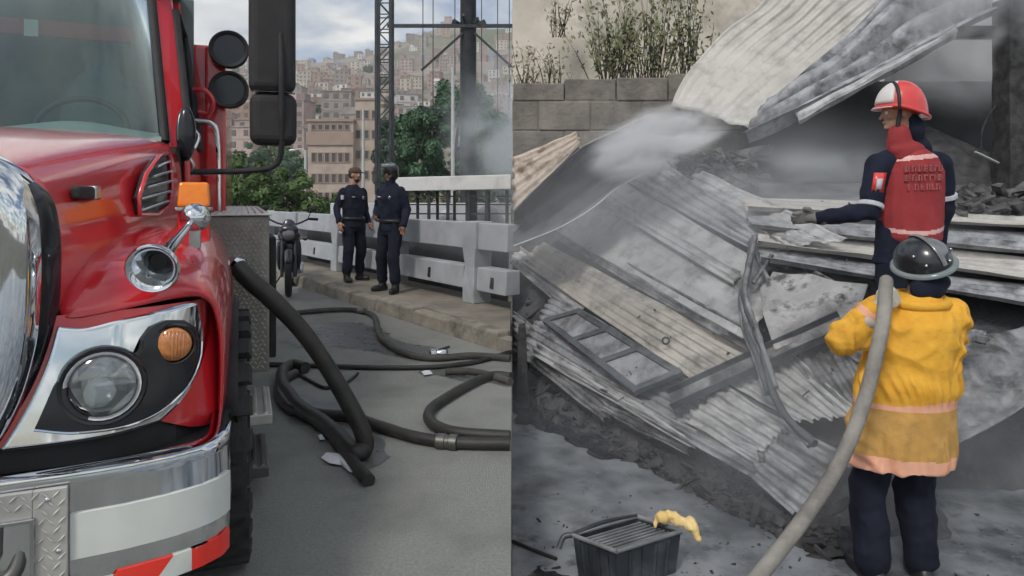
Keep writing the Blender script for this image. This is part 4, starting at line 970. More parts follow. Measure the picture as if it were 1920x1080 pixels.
# ================================================================== PEOPLE
pm('skin_tan', (.36,.20,.13), (.42,.24,.16), 14, .55, spec=.35); pm('skin_dark', (.20,.105,.065), (.25,.13,.085), 14, .55, spec=.35)
pm('hair_black', (.012,.010,.009), (.02,.017,.015), 30, .6)
pm('navy_cloth', (.007,.010,.021), (.014,.019,.036), 9, .9, spec=.25); pm('navy_trouser', (.006,.009,.017), (.012,.015,.027), 9, .9, spec=.25)
pm('boot_black', (.010,.010,.010), (.02,.02,.02), 10, .45); pm('eye_white', (.7,.69,.66), None, 5, .3); pm('eye_dark', (.02,.012,.008), None, 5, .2)
def hand_prims(w, d, side, curl=.5, s=1.0, up=None):
    """w wrist point, d direction of the hand, side: towards the thumb"""
    w = Vector(w); d = Vector(d).normalized(); t = Vector(side); t = (t - d*t.dot(d)).normalized(); n = d.cross(t).normalized()
    if up is not None and n.dot(Vector(up)) < 0: n = -n
    pr = [('c', w - d*.02*s, w + d*.035*s, .026*s, .030*s)]
    for k, off in enumerate((.030, .010, -.010, -.029)):
        pr.append(('c', w + d*.02*s + t*off*.6*s, w + d*.085*s + t*off*s, .0125*s, .0115*s))
        ln = (.070, .080, .074, .058)[k]*s; b = w + d*.085*s + t*off*s
        m = b + (d*math.cos(curl*.8) - n*math.sin(curl*.8))*ln*.5; e = m + (d*math.cos(curl*1.9) - n*math.sin(curl*1.9))*ln*.5
        pr += [('c', b, m, .0105*s, .0095*s), ('c', m, e, .0095*s, .0078*s)]
    b = w + d*.025*s + t*.028*s; m = b + (d*.6 + t*.75 - n*.25).normalized()*.042*s; e = m + (d*.9 + t*.15 - n*.35).normalized()*.034*s
    pr += [('c', b, m, .014*s, .0115*s), ('c', m, e, .0115*s, .009*s)]
    return pr
def head_prims(c, f):
    """c centre of the skull, f facing"""
    c = Vector(c); f = Vector(f).normalized(); sd = f.cross(V(0,0,1)).normalized(); u = sd.cross(f)
    rz = math.atan2(f.y, f.x) + math.pi/2
    pr = [('e', c + u*.015, (.076,.096,.105), (0,0,rz)), ('e', c + f*.028 - u*.065, (.054,.060,.062), (0,0,rz)), ('e', c + f*.075 - u*.095, (.026,.02,.02), (0,0,rz)),
          ('c', c + f*.094 + u*.0, c + f*.112 - u*.035, .010, .014), ('e', c + f*.092 - u*.062, (.024,.010,.010), (0,0,rz)), ('c', c + f*.09 + u*.022 - sd*.035, c + f*.09 + u*.022 + sd*.035, .010, .010)]
    for s in (-1, 1): pr += [('e', c + sd*s*.078 - f*.008 - u*.012, (.012,.022,.034), (0,0,rz)), ('e', c + f*.066 + sd*s*.036 - u*.028, (.022,.018,.02), (0,0,rz))]
    return pr
def eyes(par, c, f):
    c = Vector(c); f = Vector(f).normalized(); sd = f.cross(V(0,0,1)).normalized(); u = sd.cross(f)
    for s in (-1, 1):
        p = c + f*.083 + sd*s*.033 + u*.001
        mb = MB(); mb.ell(p, (.014,.014,.011)); e = mb.build('eye', 'eye_white', par, smooth=180)
        mb = MB(); mb.ell(p + f*.0105, (.006,.006,.006)); mb.build('iris', 'eye_dark', e, smooth=180)
def body_prims(J):
    pr = [('t', J['torso']), ('c', J['neck'], Vector(J['head']) + V(0,0,-.05), .058, .054)]
    for k in 'ab':
        pr += [('c', J['sh'+k], J['el'+k], .050, .040), ('c', J['el'+k], J['wr'+k], .040, .027), ('c', J['hip'+k], J['kn'+k], .080, .055), ('c', J['kn'+k], J['an'+k], .055, .036)]
    return pr
def boot(par, an, toe, mat='boot_black'):
    an = Vector(an); t = Vector(toe).normalized(); rz = math.atan2(t.y, t.x)
    z0 = an.z - .08
    blob('boot', [('c', an + V(0,0,.12), an + V(0,0,-.02), .062, .055), ('e', V(an.x, an.y, z0+.045) + t*.07, (.13,.052,.045), (0,0,rz)), ('e', V(an.x, an.y, z0+.04) - t*.03, (.06,.046,.05), (0,0,rz)), ('e', V(an.x, an.y, z0+.012) + t*.055, (.145,.055,.014), (0,0,rz))], mat, par, .012, 2)

def officer(label, base, head, cap, sk, pose, rz=0):
    o = thing('person', label, 'person', base, rz)
    w = pose
    J = dict(torso=[(0,0,.88,.15,.10),(0,0,1.0,.145,.10),(0,-.005,1.15,.15,.105),(0,-.01,1.32,.175,.11),(0,0,1.44,.17,.085),(0,.005,1.50,.09,.06)], neck=(0,.005,1.50), head=head,
             sha=(-.175,0,1.42), ela=w['ela'], wra=w['wra'], shb=(.175,0,1.42), elb=w['elb'], wrb=w['wrb'],
             hipa=(-.09,0,.90), kna=w['kna'], ana=w['ana'], hipb=(.09,0,.90), knb=w['knb'], anb=w['anb'])
    f = w['face']
    pr = body_prims(J) + head_prims(head, f)
    for k, s in (('a', 1), ('b', -1)):
        d = (Vector(J['wr'+k]) - Vector(J['el'+k])); pr += hand_prims(J['wr'+k], d, (s*.3, -1, 0), .55)
    blob('body', pr, sk, o, .0085, 2)
    eyes(o, head, f)
    jk = [('t', [(0,0,.86,.195,.135),(0,0,.95,.185,.13),(0,-.005,1.06,.178,.13),(0,-.01,1.2,.195,.14),(0,-.01,1.34,.215,.145),(0,0,1.44,.20,.115),(0,.005,1.50,.12,.085),(0,.005,1.535,.08,.075)]),]
    for k in 'ab':
        sh, e, wr = Vector(J['sh'+k]), Vector(J['el'+k]), Vector(J['wr'+k])
        jk += [('c', sh, e, .070, .058), ('c', e, e.lerp(wr, .93), .058, .046)]
    jo = blob('jacket', jk, 'navy_cloth', o, .012, 3, .008, 10, seed=base[0], fold=.012)
    tr = [('t', [(0,0,.80,.17,.12),(0,0,.90,.182,.128),(0,0,.97,.17,.12)])]
    for k in 'ab':
        h, n, a = Vector(J['hip'+k]), Vector(J['kn'+k]), Vector(J['an'+k]); tr += [('c', h, n, .105, .082), ('c', n, a + V(0,0,.10), .084, .076)]
    blob('trousers', tr, 'navy_trouser', o, .012, 3, .008, 9, seed=base[0]+3, fold=.012)
    mb = MB(); rg = [V(.182*math.cos(a), .134*math.sin(a), 1.0) for a in [2*math.pi*k/24 for k in range(25)]]; mb.tube(rg, .024, 6, caps=False); bt = mb.build('belt', 'boot_black', o, smooth=60)
    mb = MB(); mb.box(.16, .22, -.04, .05, .80, .98); mb.build('holster', 'boot_black', bt, bevel=.015)
    boot(o, J['ana'], w['toea']); boot(o, J['anb'], w['toeb'])
    h = Vector(head); f = Vector(f).normalized(); rz = math.atan2(f.y, f.x) + math.pi/2
    if cap == 'cap':
        blob('cap', [('e', h + V(0,0,.055) , (.088,.108,.072), (0,0,rz)), ('e', h + f*.125 + V(0,0,.045), (.070,.062,.010), (.18,0,rz))], 'cap_brown', o, .010, 2)
        blob('hair', [('e', h - f*.022 + V(0,0,.01), (.082,.088,.085), (0,0,rz))], 'hair_black', o, .012, 1)
        blob('beard', [('e', h + f*.030 - V(0,0,.080), (.058,.058,.045), (0,0,rz))], 'hair_black', o, .010, 1)
    else:
        blob('helmet', [('e', h + V(0,0,.045) - f*.005, (.118,.138,.108), (0,0,rz)), ('e', h - f*.05 - V(0,0,.03), (.11,.085,.09), (0,0,rz))], 'helmet_black', o, .012, 2)
        mb = MB(); sd = f.cross(V(0,0,1)).normalized()
        mb.grid([[h + sd*(.118*math.sin(a)) + f*(.135*math.cos(a)) + V(0,0,z) for a in [lerp(-1.2,1.2,k/10) for k in range(11)]] for z in (.075,.105,.13)]); mb.build('visor', 'visor_grey', o, smooth=180, solid=.004)
        blob('balaclava', [('e', h - V(0,0,.075), (.070,.085,.075), (0,0,rz)), ('c', h - V(0,0,.08), h - V(0,0,.17), .07, .07)], 'navy_cloth', o, .012, 2)
    # badges
    mb = MB(); mb.box(-.245, -.215, -.085, -.035, 1.30, 1.37); mb.build('sleeve_patch', 'patch_white', jo, bevel=.004)
    mb = MB(); mb.box(-.11, -.06, -.158, -.145, 1.335, 1.35); mb.build('name_tag', 'patch_white', jo)
    mb = MB(); mb.ell((.09,-.148,1.33), (.022,.008,.028)); mb.build('badge', 'chrome_dull', jo, smooth=60)
    return o
pm('cap_brown', (.05,.028,.022), (.08,.045,.035), 9, .8); pm('helmet_black', (.012,.014,.017), None, 5, .28, coat=.5); pm('visor_grey', (.16,.19,.19), (.22,.25,.25), 5, .15); pm('patch_white', (.55,.56,.58), (.42,.44,.48), 30, .7)
g = G(733, 546, .17)
officer('officer in dark uniform with a black riot helmet, nearer of the two at the railing', (g.x, g.y, .165), (0,-.02,1.68), 'helmet', 'skin_dark',
        dict(ela=(-.29,.06,1.17), wra=(-.15,-.15,1.06), elb=(.25,.04,1.17), wrb=(.275,-.07,.93), kna=(-.13,-.06,.50), ana=(-.17,.02,.08), knb=(.12,-.10,.50), anb=(.16,-.10,.08), toea=(-.3,-1,0), toeb=(.3,-1,0), face=(.25,-1,-.05)), -.50)
g = G(662, 527, .17)
officer('officer in dark uniform with a brown cap and beard, farther of the two', (g.x, g.y, .165), (.02,-.02,1.69), 'cap', 'skin_tan',
        dict(ela=(-.26,.06,1.17), wra=(-.275,-.04,.94), elb=(.245,.05,1.17), wrb=(.25,-.06,.93), kna=(-.11,-.05,.50), ana=(-.13,-.03,.08), knb=(.13,-.02,.50), anb=(.17,.08,.08), toea=(-.2,-1,0), toeb=(.4,-1,0), face=(.6,-.9,-.08)), .80)
# ================================================================== THE BURNT YARD (right of the road edge)
def smx(a, b, k=.25):
    h = max(k - abs(a-b), 0)/k; return min(a, b) - h*h*k*.25
def zA(x, y): return .718*x + .541*y - 4.066
def zB(y): return .41 + .45*(y - 4.5)
def bank_z(x, y):
    z = smx(zA(x, y) - .12, zB(y), .3) - .10
    z = lerp(z, min(z, -.20 + .7*(y-4.3)), sstep(2.75, 3.05, x))
    z = min(z, 1.62 + .03*(y-7))
    z = YARD + max(-.12, z - YARD)*sstep(3.85 + .8*sstep(2.6, 2.95, x), 4.55 + .5*sstep(2.6, 2.95, x), y + .25*max(0, 1.6-x))
    e = noise.noise(Vector((x*3, y*3, 0)))*.035 + noise.noise(Vector((x*9, y*9, 3)))*.02
    return z + e - .03*(z < YARD + .05)
mb = MB(); mb.box(0, 14, -14, 12.6, YARD - .3, YARD + .004)
tag(mb.build('yard', 'yard_wet'), kind='structure')
mb = MB(); NX, NY = 110, 100
X_ = [lerp(.006, 11, (i/NX)**1.25) for i in range(NX+1)]; Y_ = [lerp(3.3, 12, j/NY) for j in range(NY+1)]
rows = [[V(x, y, bank_z(x, y)) for x in X_] for y in Y_]
mb.grid(rows); mb.grid([[V(.006, y, bank_z(.006, y)) for y in Y_], [V(.006, y, YARD-.02) for y in Y_]])
tag(mb.build('rubble_bank', 'ash', smooth=180), kind='structure')
NA = V(-.718, -.541, 1).normalized(); NB = V(0, -.45, 1).normalized()
def PA(x, y, off=0):
    u, v = (x-960)/F, -(y-HY)/F; d = (1.5+4.066)/(.541 + .718*u - v); return P(x, y, d) + NA*off
def PB(x, y, off=0):
    v = -(y-HY)/F; d = 3.115/(.45 - v); return P(x, y, d) + NB*off

pm('shade_water', (.012,.015,.018), (.03,.034,.04), 4, .03, bump=.02, bscale=12, spec=.5)  # dark wet sheets: part water, part shade painted along the pile's foot
for pi_, pts in enumerate([[(966,790),(1040,812),(1120,852),(1200,872),(1290,915),(1350,948),(1420,985),(1480,1020),(1560,1046),(1640,1050),(1665,1020),(1600,985),(1520,965),(1440,930),(1360,880),(1250,830),(1150,795),(1060,760),(966,735)],
                           [(1745,905),(1800,915),(1850,905),(1930,915),(2000,925),(2000,850),(1920,840),(1840,850),(1780,868)], [(985,1050),(1040,1062),(1080,1085),(1040,1110),(980,1100)]]):
    q = [G(x, y, YARD + .009) for x, y in pts]; q = spline(q + [q[0]], 9)[:-1]
    q = [v + V(.10*noise.noise((v.x*5, v.y*5, 1)) + .03*noise.noise((v.x*19, v.y*19, 1)), .14*noise.noise((v.x*5, v.y*5, 9)) + .04*noise.noise((v.x*19, v.y*19, 5)), 0) for v in q]
    mb = MB(); mb.add([v for v in q], [tuple(range(len(q)))]); tag(mb.build('shade_puddle', 'shade_water'), kind='structure')
# galvanised sheets
def sheet_mat(name, a, b, soot, rust=(.20,.13,.085), lo=.35, hi=.65, dlo=.48, dhi=.66):
    return pm(name, a, b, 3.2, .5, metal=.25, rough2=.7, lo=lo, hi=hi, dirt=soot, dscale=4.2, dlo=dlo, dhi=dhi, bump=.25, bscale=26, dirt2=rust, d2scale=7, d2lo=.60, d2hi=.74)
sheet_mat('zinc_grey', (.27,.28,.295), (.41,.42,.435), (.10,.10,.105), dlo=.44, dhi=.64); sheet_mat('zinc_pale', (.39,.395,.395), (.53,.535,.53), (.17,.17,.17), dlo=.48, dhi=.70)
sheet_mat('zinc_tan', (.42,.39,.34), (.55,.52,.46), (.17,.16,.15), dlo=.48, dhi=.72); sheet_mat('zinc_dark', (.07,.08,.09), (.13,.145,.155), (.03,.033,.036))
sheet_mat('zinc_smoky', (.42,.40,.365), (.53,.51,.47), (.27,.255,.235), rust=(.33,.30,.26), dlo=.5, dhi=.8); sheet_mat('zinc_brown', (.40,.33,.26), (.55,.48,.40), (.16,.10,.06)); sheet_mat('zinc_sooty', (.17,.175,.18), (.36,.365,.37), (.06,.06,.062), dlo=.42, dhi=.6)
def prof(t):
    return max(-1, min(1, 2.8*(math.cos(2*math.pi*t) + .2)))
def sheet(label, c00, c10, c11, c01, ribs, amp, mat, bow=0, warp=.02, rag=.015, nu=26, seed=0, name='roof_sheet', flat=None, per=12, cat='metal sheet', bend=None):
    """c00-c10 runs along the ribs"""
    c = [Vector(q) for q in (c00, c10, c11, c01)]; org = sum(c, V(0,0,0))/4
    nrm = (c[1]-c[0]).cross(c[3]-c[0]).normalized()
    if nrm.dot(V(0,-.6,1)) < 0: nrm = -nrm
    nv = max(8, ribs*per); rows = []; du = (c[1]-c[0]).normalized()
    for j in range(nv+1):
        v = j/nv; row = []
        for i in range(nu+1):
            u = i/nu
            p = c[0]*(1-u)*(1-v) + c[1]*u*(1-v) + c[2]*u*v + c[3]*(1-u)*v
            e = (1 if i == nu else -1 if i == 0 else 0)*rag*noise.noise(Vector((v*7+seed, u*3, 5)))*2.0
            k = 1.0
            if flat: k = flat(u, v)
            cr_k = sstep(.12, .0, min(u, 1-u))
            h = amp*k*prof(v*ribs)*(1 + .5*noise.noise(Vector((u*4, math.floor(v*ribs), seed)))) + (.010 + .022*cr_k)*(.35 - abs(noise.noise(Vector((u*6+seed, v*5, seed*1.7))))) + warp*(noise.noise(Vector((u*2.2+seed*3.1, v*2.2, seed))) + .5*noise.noise(Vector((u*5+seed, v*5, 2)))) + bow*math.sin(math.pi*u)
            if bend: p = p + bend(u, v)
            row.append(p + nrm*h + du*e - org)
        rows.append(row)
    mb = MB(); mb.grid(rows)
    return tag(mb.build(name, mat, loc=org, smooth=70, solid=.004), label, cat, 'collapsed roof sheets')
A = PA
sheet('sooty ribbed sheet at the left edge of the pile, lowest and most buried', A(965,660,.02), A(1135,795,.0), A(1160,740,.02), A(965,585,.02), 6, .014, 'zinc_sooty', seed=1, rag=.025, warp=.04)
sheet('long ribbed grey sheet forming the front lower edge of the pile, under the framed panel', A(985,655,.05), A(1412,905,.04), A(1500,800,.05), A(1040,560,.05), 9, .013, 'zinc_grey', seed=2, rag=.022, warp=.05, nu=34)
sheet('short ribbed sheet at the front lower tip of the pile, beside the big hose', A(1412,905,.07), A(1494,977,.05), A(1612,872,.05), A(1486,812,.08), 5, .018, 'zinc_grey', seed=3, rag=.022, warp=.02)
sheet('sooty ribbed sheet in the middle right, behind the twisted bundle of pipes', A(1375,735,.08), A(1500,805,.07), A(1625,790,.06), A(1470,655,.07), 7, .014, 'zinc_pale', seed=4, rag=.025)
sheet('sooty sheet left of the yellow coat, partly behind it', A(1490,690,.09), A(1590,800,.05), A(1680,790,.05), A(1610,640,.06), 5, .014, 'zinc_sooty', seed=5, rag=.022)
sheet('pale sheet at the left edge of the pile, with dents, below the curled sheet', A(962,500,.03), A(1090,610,.05), A(1110,560,.06), A(962,455,.04), 3, .008, 'zinc_pale', seed=6, warp=.05, rag=.04)
sheet('long tan ribbed sheet running down the middle of the pile above the framed panel', A(985,502,.10), A(1335,748,.10), A(1442,688,.12), A(1032,468,.12), 6, .011, 'zinc_tan', seed=7, warp=.04, rag=.04, nu=34, flat=lambda u, v: .35 + .65*sstep(.45, .8, u))
sheet('large smooth grey sheet with faint ribs across the middle of the pile', A(1035,440,.17), A(1432,676,.17), A(1462,530,.19), A(1152,345,.19), 7, .007, 'zinc_pale', seed=8, warp=.05, rag=.03, nu=34, flat=lambda u, v: .15 + .85*sstep(.35,.5,v)*sstep(.75,.5,u))
sheet('narrow torn grey sheet along the top edge of the large smooth sheet', A(1150,343,.22), A(1430,505,.23), A(1500,500,.22), A(1225,308,.22), 4, .012, 'zinc_grey', seed=9, warp=.04, rag=.025)
sheet('pale ash-covered sheet below the burnt rubble, left of the outstretched hand', A(1235,392,.20), A(1440,502,.20), A(1600,470,.12), A(1330,342,.16), 6, .008, 'zinc_pale', seed=10, warp=.05, rag=.022)
sheet('flat wet grey sheet on the ground right of the yellow coat', P(1755,860,4.25), P(1990,722,4.45), P(1990,600,5.0), P(1770,640,4.9), 3, .006, 'zinc_sooty', seed=13, warp=.05, rag=.04)
sheet('short sheet stub with dark ends sticking out right of the yellow coat', PB(1790,640,.10), PB(1842,644,.10), PB(1842,668,.10), PB(1790,664,.10), 2, .012, 'zinc_sooty', seed=14, rag=.02)
sheet('sooty torn sheet hanging low at the front edge, above the black crate', A(1130,775,.02), A(1275,842,-.06), A(1330,815,.0), A(1140,738,.03), 5, .016, 'zinc_sooty', seed=15, rag=.05, warp=.06)
sheet('dark ribbed sheet under the broken board, left of the yellow coat', A(1425,560,.12), A(1620,700,.10), A(1690,600,.08), A(1480,500,.12), 6, .014, 'zinc_sooty', seed=31, warp=.05, rag=.025)
sheet('narrow bright sheet strip on the large smooth sheet, running down to the right', A(1120,395,.235), A(1395,570,.235), A(1412,548,.24), A(1140,378,.24), 2, .012, 'zinc_pale', seed=32, warp=.04, rag=.022)
sheet('sooty sheet strip between the tan sheet and the large smooth sheet', A(1060,470,.14), A(1425,690,.14), A(1440,655,.15), A(1075,448,.15), 2, .012, 'zinc_sooty', seed=33, warp=.05, rag=.022)
sheet('bent pale sheet strip along the lowest front edge of the pile', A(1000,672,.07), A(1300,848,.05), A(1315,822,.06), A(1020,655,.08), 2, .016, 'zinc_pale', seed=34, warp=.07, rag=.025)
sheet('ribbed sheet lying across the front sheet, right of the framed panel', A(1290,800,.09), A(1420,880,.08), A(1490,812,.09), A(1370,738,.10), 5, .014, 'zinc_pale', seed=35, warp=.05, rag=.025)
strip_names = ['topmost', 'second', 'third', 'lowest']
for i in range(4):
    r_ = random.Random(50+i); yl0 = 388 + i*27; yr0 = 412 + i*53; xl = 1395 + i*10
    sheet('%s of the four long ribbed sheets lying behind the red-vested firefighter' % strip_names[i], PB(xl, yl0+31, .15 - .03*i), PB(2250, yr0+62, .12 - .03*i), PB(2250, yr0, .06 - .03*i), PB(xl-6, yl0, .07 - .03*i), 4, .021, ['zinc_smoky','zinc_grey','zinc_smoky','zinc_grey'][i], seed=60+i, warp=.03, rag=.02, nu=48)
# curled sheet at the left
def curl(label, top, bot, d0, d1, dm, mat, n=24, m=10):
    tp = spline([V(x, y, 0) for x, y in top], 8); bp = spline([V(x, y, 0) for x, y in bot], 8)
    pick = lambda l, t: l[min(int(round(t*(len(l)-1))), len(l)-1)]
    rows = []
    for j in range(m+1):
        v = j/m; row = []
        for i in range(n+1):
            u = i/n; a, b = pick(tp, u), pick(bp, u); q = a.lerp(b, v)
            d = lerp(d0, d1, v) + dm*math.sin(math.pi*v) + .03*noise.noise(Vector((u*6, v*4, 9)))
            row.append(P(q.x, q.y, d))
        rows.append(row)
    org = sum((r_[0] for r_ in rows), V(0,0,0))/len(rows); rows = [[q - org for q in r_] for r_ in rows]
    mb = MB(); mb.grid(rows); o = tag(mb.build('roof_sheet', mat, loc=org, smooth=70, solid=.004), label, 'metal sheet', 'collapsed roof sheets')
    return o, rows
cu, rows = curl('big dark curled sheet with bright bent edges at the left, under the white smoke', [(963,398),(1028,332),(1090,279),(1150,250),(1225,215)], [(963,463),(1050,428),(1112,391),(1160,352),(1225,318)], 7.45, 7.0, .75, 'zinc_dark')
for rw, nm in ((rows[0], 'bent_edge'), (rows[-1], 'bent_edge')):
    mb = MB(); mb.tube([q + V(0,-.01,.01) for q in rw], .016, 6, flat=.6); mb.build(nm, 'zinc_pale', cu, smooth=60)
sheet('tan and brown ribbed roof sheet at the left edge, above the curled sheet', P(963,398,7.40), P(1088,276,7.42), P(1082,249,7.8), P(963,296,7.9), 4, .022, 'zinc_brown', seed=17, warp=.02, rag=.02)
# upper leaning sheets
def ub(u, v): return V(-.22*math.sin(math.pi*u)*(1-sstep(0,.4,1-v))*0, .30*math.sin(math.pi*v), .0)
sheet('huge pale ribbed roof sheet leaning up to the right at the top of the pile', P(1440,243,7.5), P(1880,-60,8.3), P(1505,-80,8.9), P(1258,200,8.1), 13, .014, 'zinc_smoky', seed=18, warp=.08, rag=.022, nu=34, flat=lambda u, v: .12 + .88*sstep(.25,.7,u), bend=lambda u, v: V(-.15*math.sin(math.pi*min(1,u*1.6))*sstep(.45,1,v), .04*math.sin(math.pi*v), .06*math.sin(math.pi*min(1,u*1.6))*sstep(.45,1,v)))
sheet('crumpled grey sheet hanging folded under the huge leaning sheet', P(1395,262,7.05), P(1905,18,7.4), P(1740,-60,7.9), P(1440,195,7.6), 3, .07, 'zinc_grey', seed=19, warp=.13, rag=.022, nu=40)
sheet('thin bright folded sheet edge above the red helmet', P(1500,232,7.0), P(1790,68,7.2), P(1795,50,7.3), P(1490,212,7.2), 2, .03, 'zinc_pale', seed=20, warp=.04)
# framed panel
def bar(mbx, a, b, w, h, n): mbx.beam(a, b, w, h, up=n)
fq = [A(1040,622,.17), A(1100,606,.17), A(1287,722,.16), A(1208,754,.16)]; fo = sum(fq, V(0,0,0))/4
pan = thing('framed_panel', 'grey three-pane metal window frame lying on the front sheet', 'window frame', fo)
q = [v - fo for v in fq]
for a, b in ((q[0],q[1]),(q[1],q[2]),(q[2],q[3]),(q[3],q[0]),(q[0].lerp(q[3],.34),q[1].lerp(q[2],.34)),(q[0].lerp(q[3],.66),q[1].lerp(q[2],.66))):
    e = (b-a).normalized()*.03; mb = MB(); mb.beam(a-e, b+e, .06, .05, up=NA); mb.build('frame_bar', 'zinc_dark', pan, bevel=.006)
for a in (0, .34, .66):
    b = a + .33; mb = MB(); mb.prism([q[0].lerp(q[3],a) , q[1].lerp(q[2],a), q[1].lerp(q[2],b), q[0].lerp(q[3],b)], NA*.006); mb.build('pane', 'zinc_grey', pan)
# crossing channel beam, board, pole bundle
a, b = A(1275,778,.17), A(1600,640,.20); o_ = (a+b)/2
ch = thing('channel_beam', 'dark steel channel beam lying across the sheets toward the yellow coat', 'beam', o_)
mb = MB(); mb.beam(a-o_, b-o_, .16, .014, up=NA); mb.build('web', 'zinc_sooty', ch, bevel=.003)
sd_ = (b-a).cross(NA).normalized()
for s in (-1, 1):
    mb = MB(); mb.beam(a-o_+sd_*s*.078+NA*.03, b-o_+sd_*s*.078+NA*.03, .008, .07, up=NA); mb.build('flange', 'zinc_dark', ch)
pm('board_pale', (.27,.27,.27), (.42,.42,.415), 4, .8, dirt=(.07,.07,.07), dscale=6, dlo=.55, dhi=.66, dirt2=(.17,.165,.16), d2scale=2.5, d2lo=.45, d2hi=.62, bump=.3)
bq = [A(x, y, o) for x, y, o in ((1446,578,.23),(1462,562,.235),(1470,548,.24),(1500,552,.23),(1540,549,.21),(1580,560,.19),(1640,562,.16),(1628,600,.16),(1606,634,.16),(1560,650,.175),(1520,668,.185),(1472,690,.20),(1462,660,.205),(1450,622,.215))]; bo = sum(bq, V(0,0,0))/len(bq)
mb = MB(); mb.prism([v-bo for v in bq], NA*.015); tag(mb.build('ceiling_board', 'board_pale', loc=bo, bevel=.003), 'pale broken board with scorched holes beside the twisted pipes', 'board')
pb = [(1446,505),(1436,560),(1428,615),(1440,670),(1458,720),(1480,790),(1510,845),(1555,895)]
po = A(1450,690,.2); bun = thing('pipe_bundle', 'twisted bundle of burnt pipes and cables running down over the sheets', 'pipes', po)
for k in range(5):
    r_ = random.Random(k); mb = MB()
    mb.tube(spline([A(x + (k-2)*7*(1 if i > 2 else .6) + r_.uniform(-4,4), y, .30 + .02*k + (.05 if i < 3 else 0)) - po for i, (x, y) in enumerate(pb[:(8 if k in (2,3) else 6)])], 6), [(.018 + .008*(k % 2))*(1 + .5*noise.noise((i*.7, k*3.1, 0))) for i in range(43 if k in (2,3) else 31)], 8); mb.build('pipe', 'zinc_dark' if k % 2 else 'zinc_sooty', bun, smooth=60)
for (xa, ya), (xb, yb) in (((1440,520),(1468,575)),((1475,530),(1440,580)),((1436,500),(1452,545))):
    mb = MB(); mb.tube([A(xa,ya,.34)-po, A(xb,yb,.32)-po], .02, 7); mb.build('broken_stub', 'zinc_sooty', bun, smooth=60)
p0 = A(1262,672,.20); ring = thing('wire_coil', 'tiny burnt wire ring on the tan sheet above the framed panel', 'wire', p0)
for k, (dx, rr) in enumerate(((.02,.028),)):
    mb = MB(); mb.tube([V(dx + rr*math.cos(a_), -.02, rr + rr*math.sin(a_)) for a_ in [2*math.pi*i/16 for i in range(17)]], .01, 6, caps=False); mb.build('loop', 'zinc_dark', ring, smooth=60)

# burnt rubble
def rubble(name, label, area, n, smin, smax, mat, fz, seed, flatk=.5):
    r_ = random.Random(seed); mb = MB()
    for i in range(n):
        x, y = area(r_); s = r_.uniform(smin, smax); z = fz(x, y)
        k0 = len(mb.v)
        mb.obox((x, y, z + s*.12), (s*r_.choice([.5,.7,1,1.4,3.2]), s*r_.uniform(.25,.9), s*r_.uniform(.12,flatk)), (r_.uniform(-.9,.9), r_.uniform(-.7,.7), r_.uniform(0,3.14)))
        for q in range(k0, len(mb.v)):
            a_ = mb.v[q]; mb.v[q] = (a_[0] + r_.uniform(-.22,.22)*s, a_[1] + r_.uniform(-.22,.22)*s, a_[2] + r_.uniform(-.1,.1)*s)
    return tag(mb.build(name, mat), label, 'rubble', kind='stuff')
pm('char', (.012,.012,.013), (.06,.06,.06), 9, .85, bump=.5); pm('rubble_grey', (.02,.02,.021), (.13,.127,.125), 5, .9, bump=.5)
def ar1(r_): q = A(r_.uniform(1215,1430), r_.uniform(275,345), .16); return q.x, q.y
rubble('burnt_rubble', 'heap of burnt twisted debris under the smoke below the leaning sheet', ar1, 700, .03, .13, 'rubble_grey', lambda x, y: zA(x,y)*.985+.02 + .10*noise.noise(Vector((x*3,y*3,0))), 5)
def ar2(r_): q = PB(r_.uniform(1770,1990), r_.uniform(376,420), .05); return q.x, q.y
rubble('burnt_rubble', 'heap of broken grey rubble behind the ribbed sheets at the right edge', ar2, 600, .03, .15, 'rubble_grey', lambda x, y: zB(y)+.08, 6)
def ar3(r_):
    q = G(r_.uniform(975,1915), 1085 - 170*r_.random()**1.5, YARD); return q.x, q.y
rubble('char_bits', 'scattered char crumbs and grit on the wet yard ground', ar3, 160, .005, .02, 'char', lambda x, y: YARD+.004, 7)
def ar4(r_): q = A(r_.uniform(1040,1600), r_.uniform(400,800), .1); return q.x, q.y
rubble('ash_crumbs', 'scattered black ash crumbs lying on the collapsed sheets', ar4, 70, .010, .03, 'char', lambda x, y: zA(x,y)+.22, 8)
def ar5(r_): q = A(r_.uniform(975,1560), 0, 0); t_ = r_.random(); x = lerp(985,1560,t_); y = lerp(690,980,t_**.95) + r_.uniform(-10,75); q = G(x, y, YARD); return q.x, q.y
rubble('front_rubble', 'wet black rubble along the foot of the sheet pile', ar5, 900, .015, .10, 'char', lambda x, y: max(YARD, bank_z(x,y)), 9)

# ---- walls and posts at the back
pm('block', (.17,.152,.128), (.275,.25,.215), 2, .92, bump=.9, bscale=14, dirt=(.12,.11,.095), dscale=1.7, rand=.10, dirt2=(.08,.075,.07), d2scale=1.2, d2lo=.5, d2hi=.75)
bw = thing('block_wall', 'weathered concrete block wall behind the pile at the left', 'wall', (1.3, 9.0, 1.2))
z = 0.0; row = 0
while z < 1.92:
    x = -1.29 - (.35 if row % 2 else 0)
    mb = None
    while x < 1.9:
        xa, xb = max(x+.006, -1.294), x + .70 - .006
        top = min(z + .40, 1.86 + .06*(x+1.3) + rnd.uniform(-.02,.02))
        if xb > xa + .05 and top - z > .1:
            mb = MB(); mb.box(xa, xb, rnd.uniform(-.012,.012), .2, z+.004, top-.004+rnd.uniform(-.02,.02)*(top < z+.39)); mb.build('block', 'block', bw, bevel=.018)
        x += .70
    z += .40; row += 1
mb = MB(); mb.box(-1.29, 1.95, .016, .18, 0, 1.62); mb.build('mortar', 'block', bw)
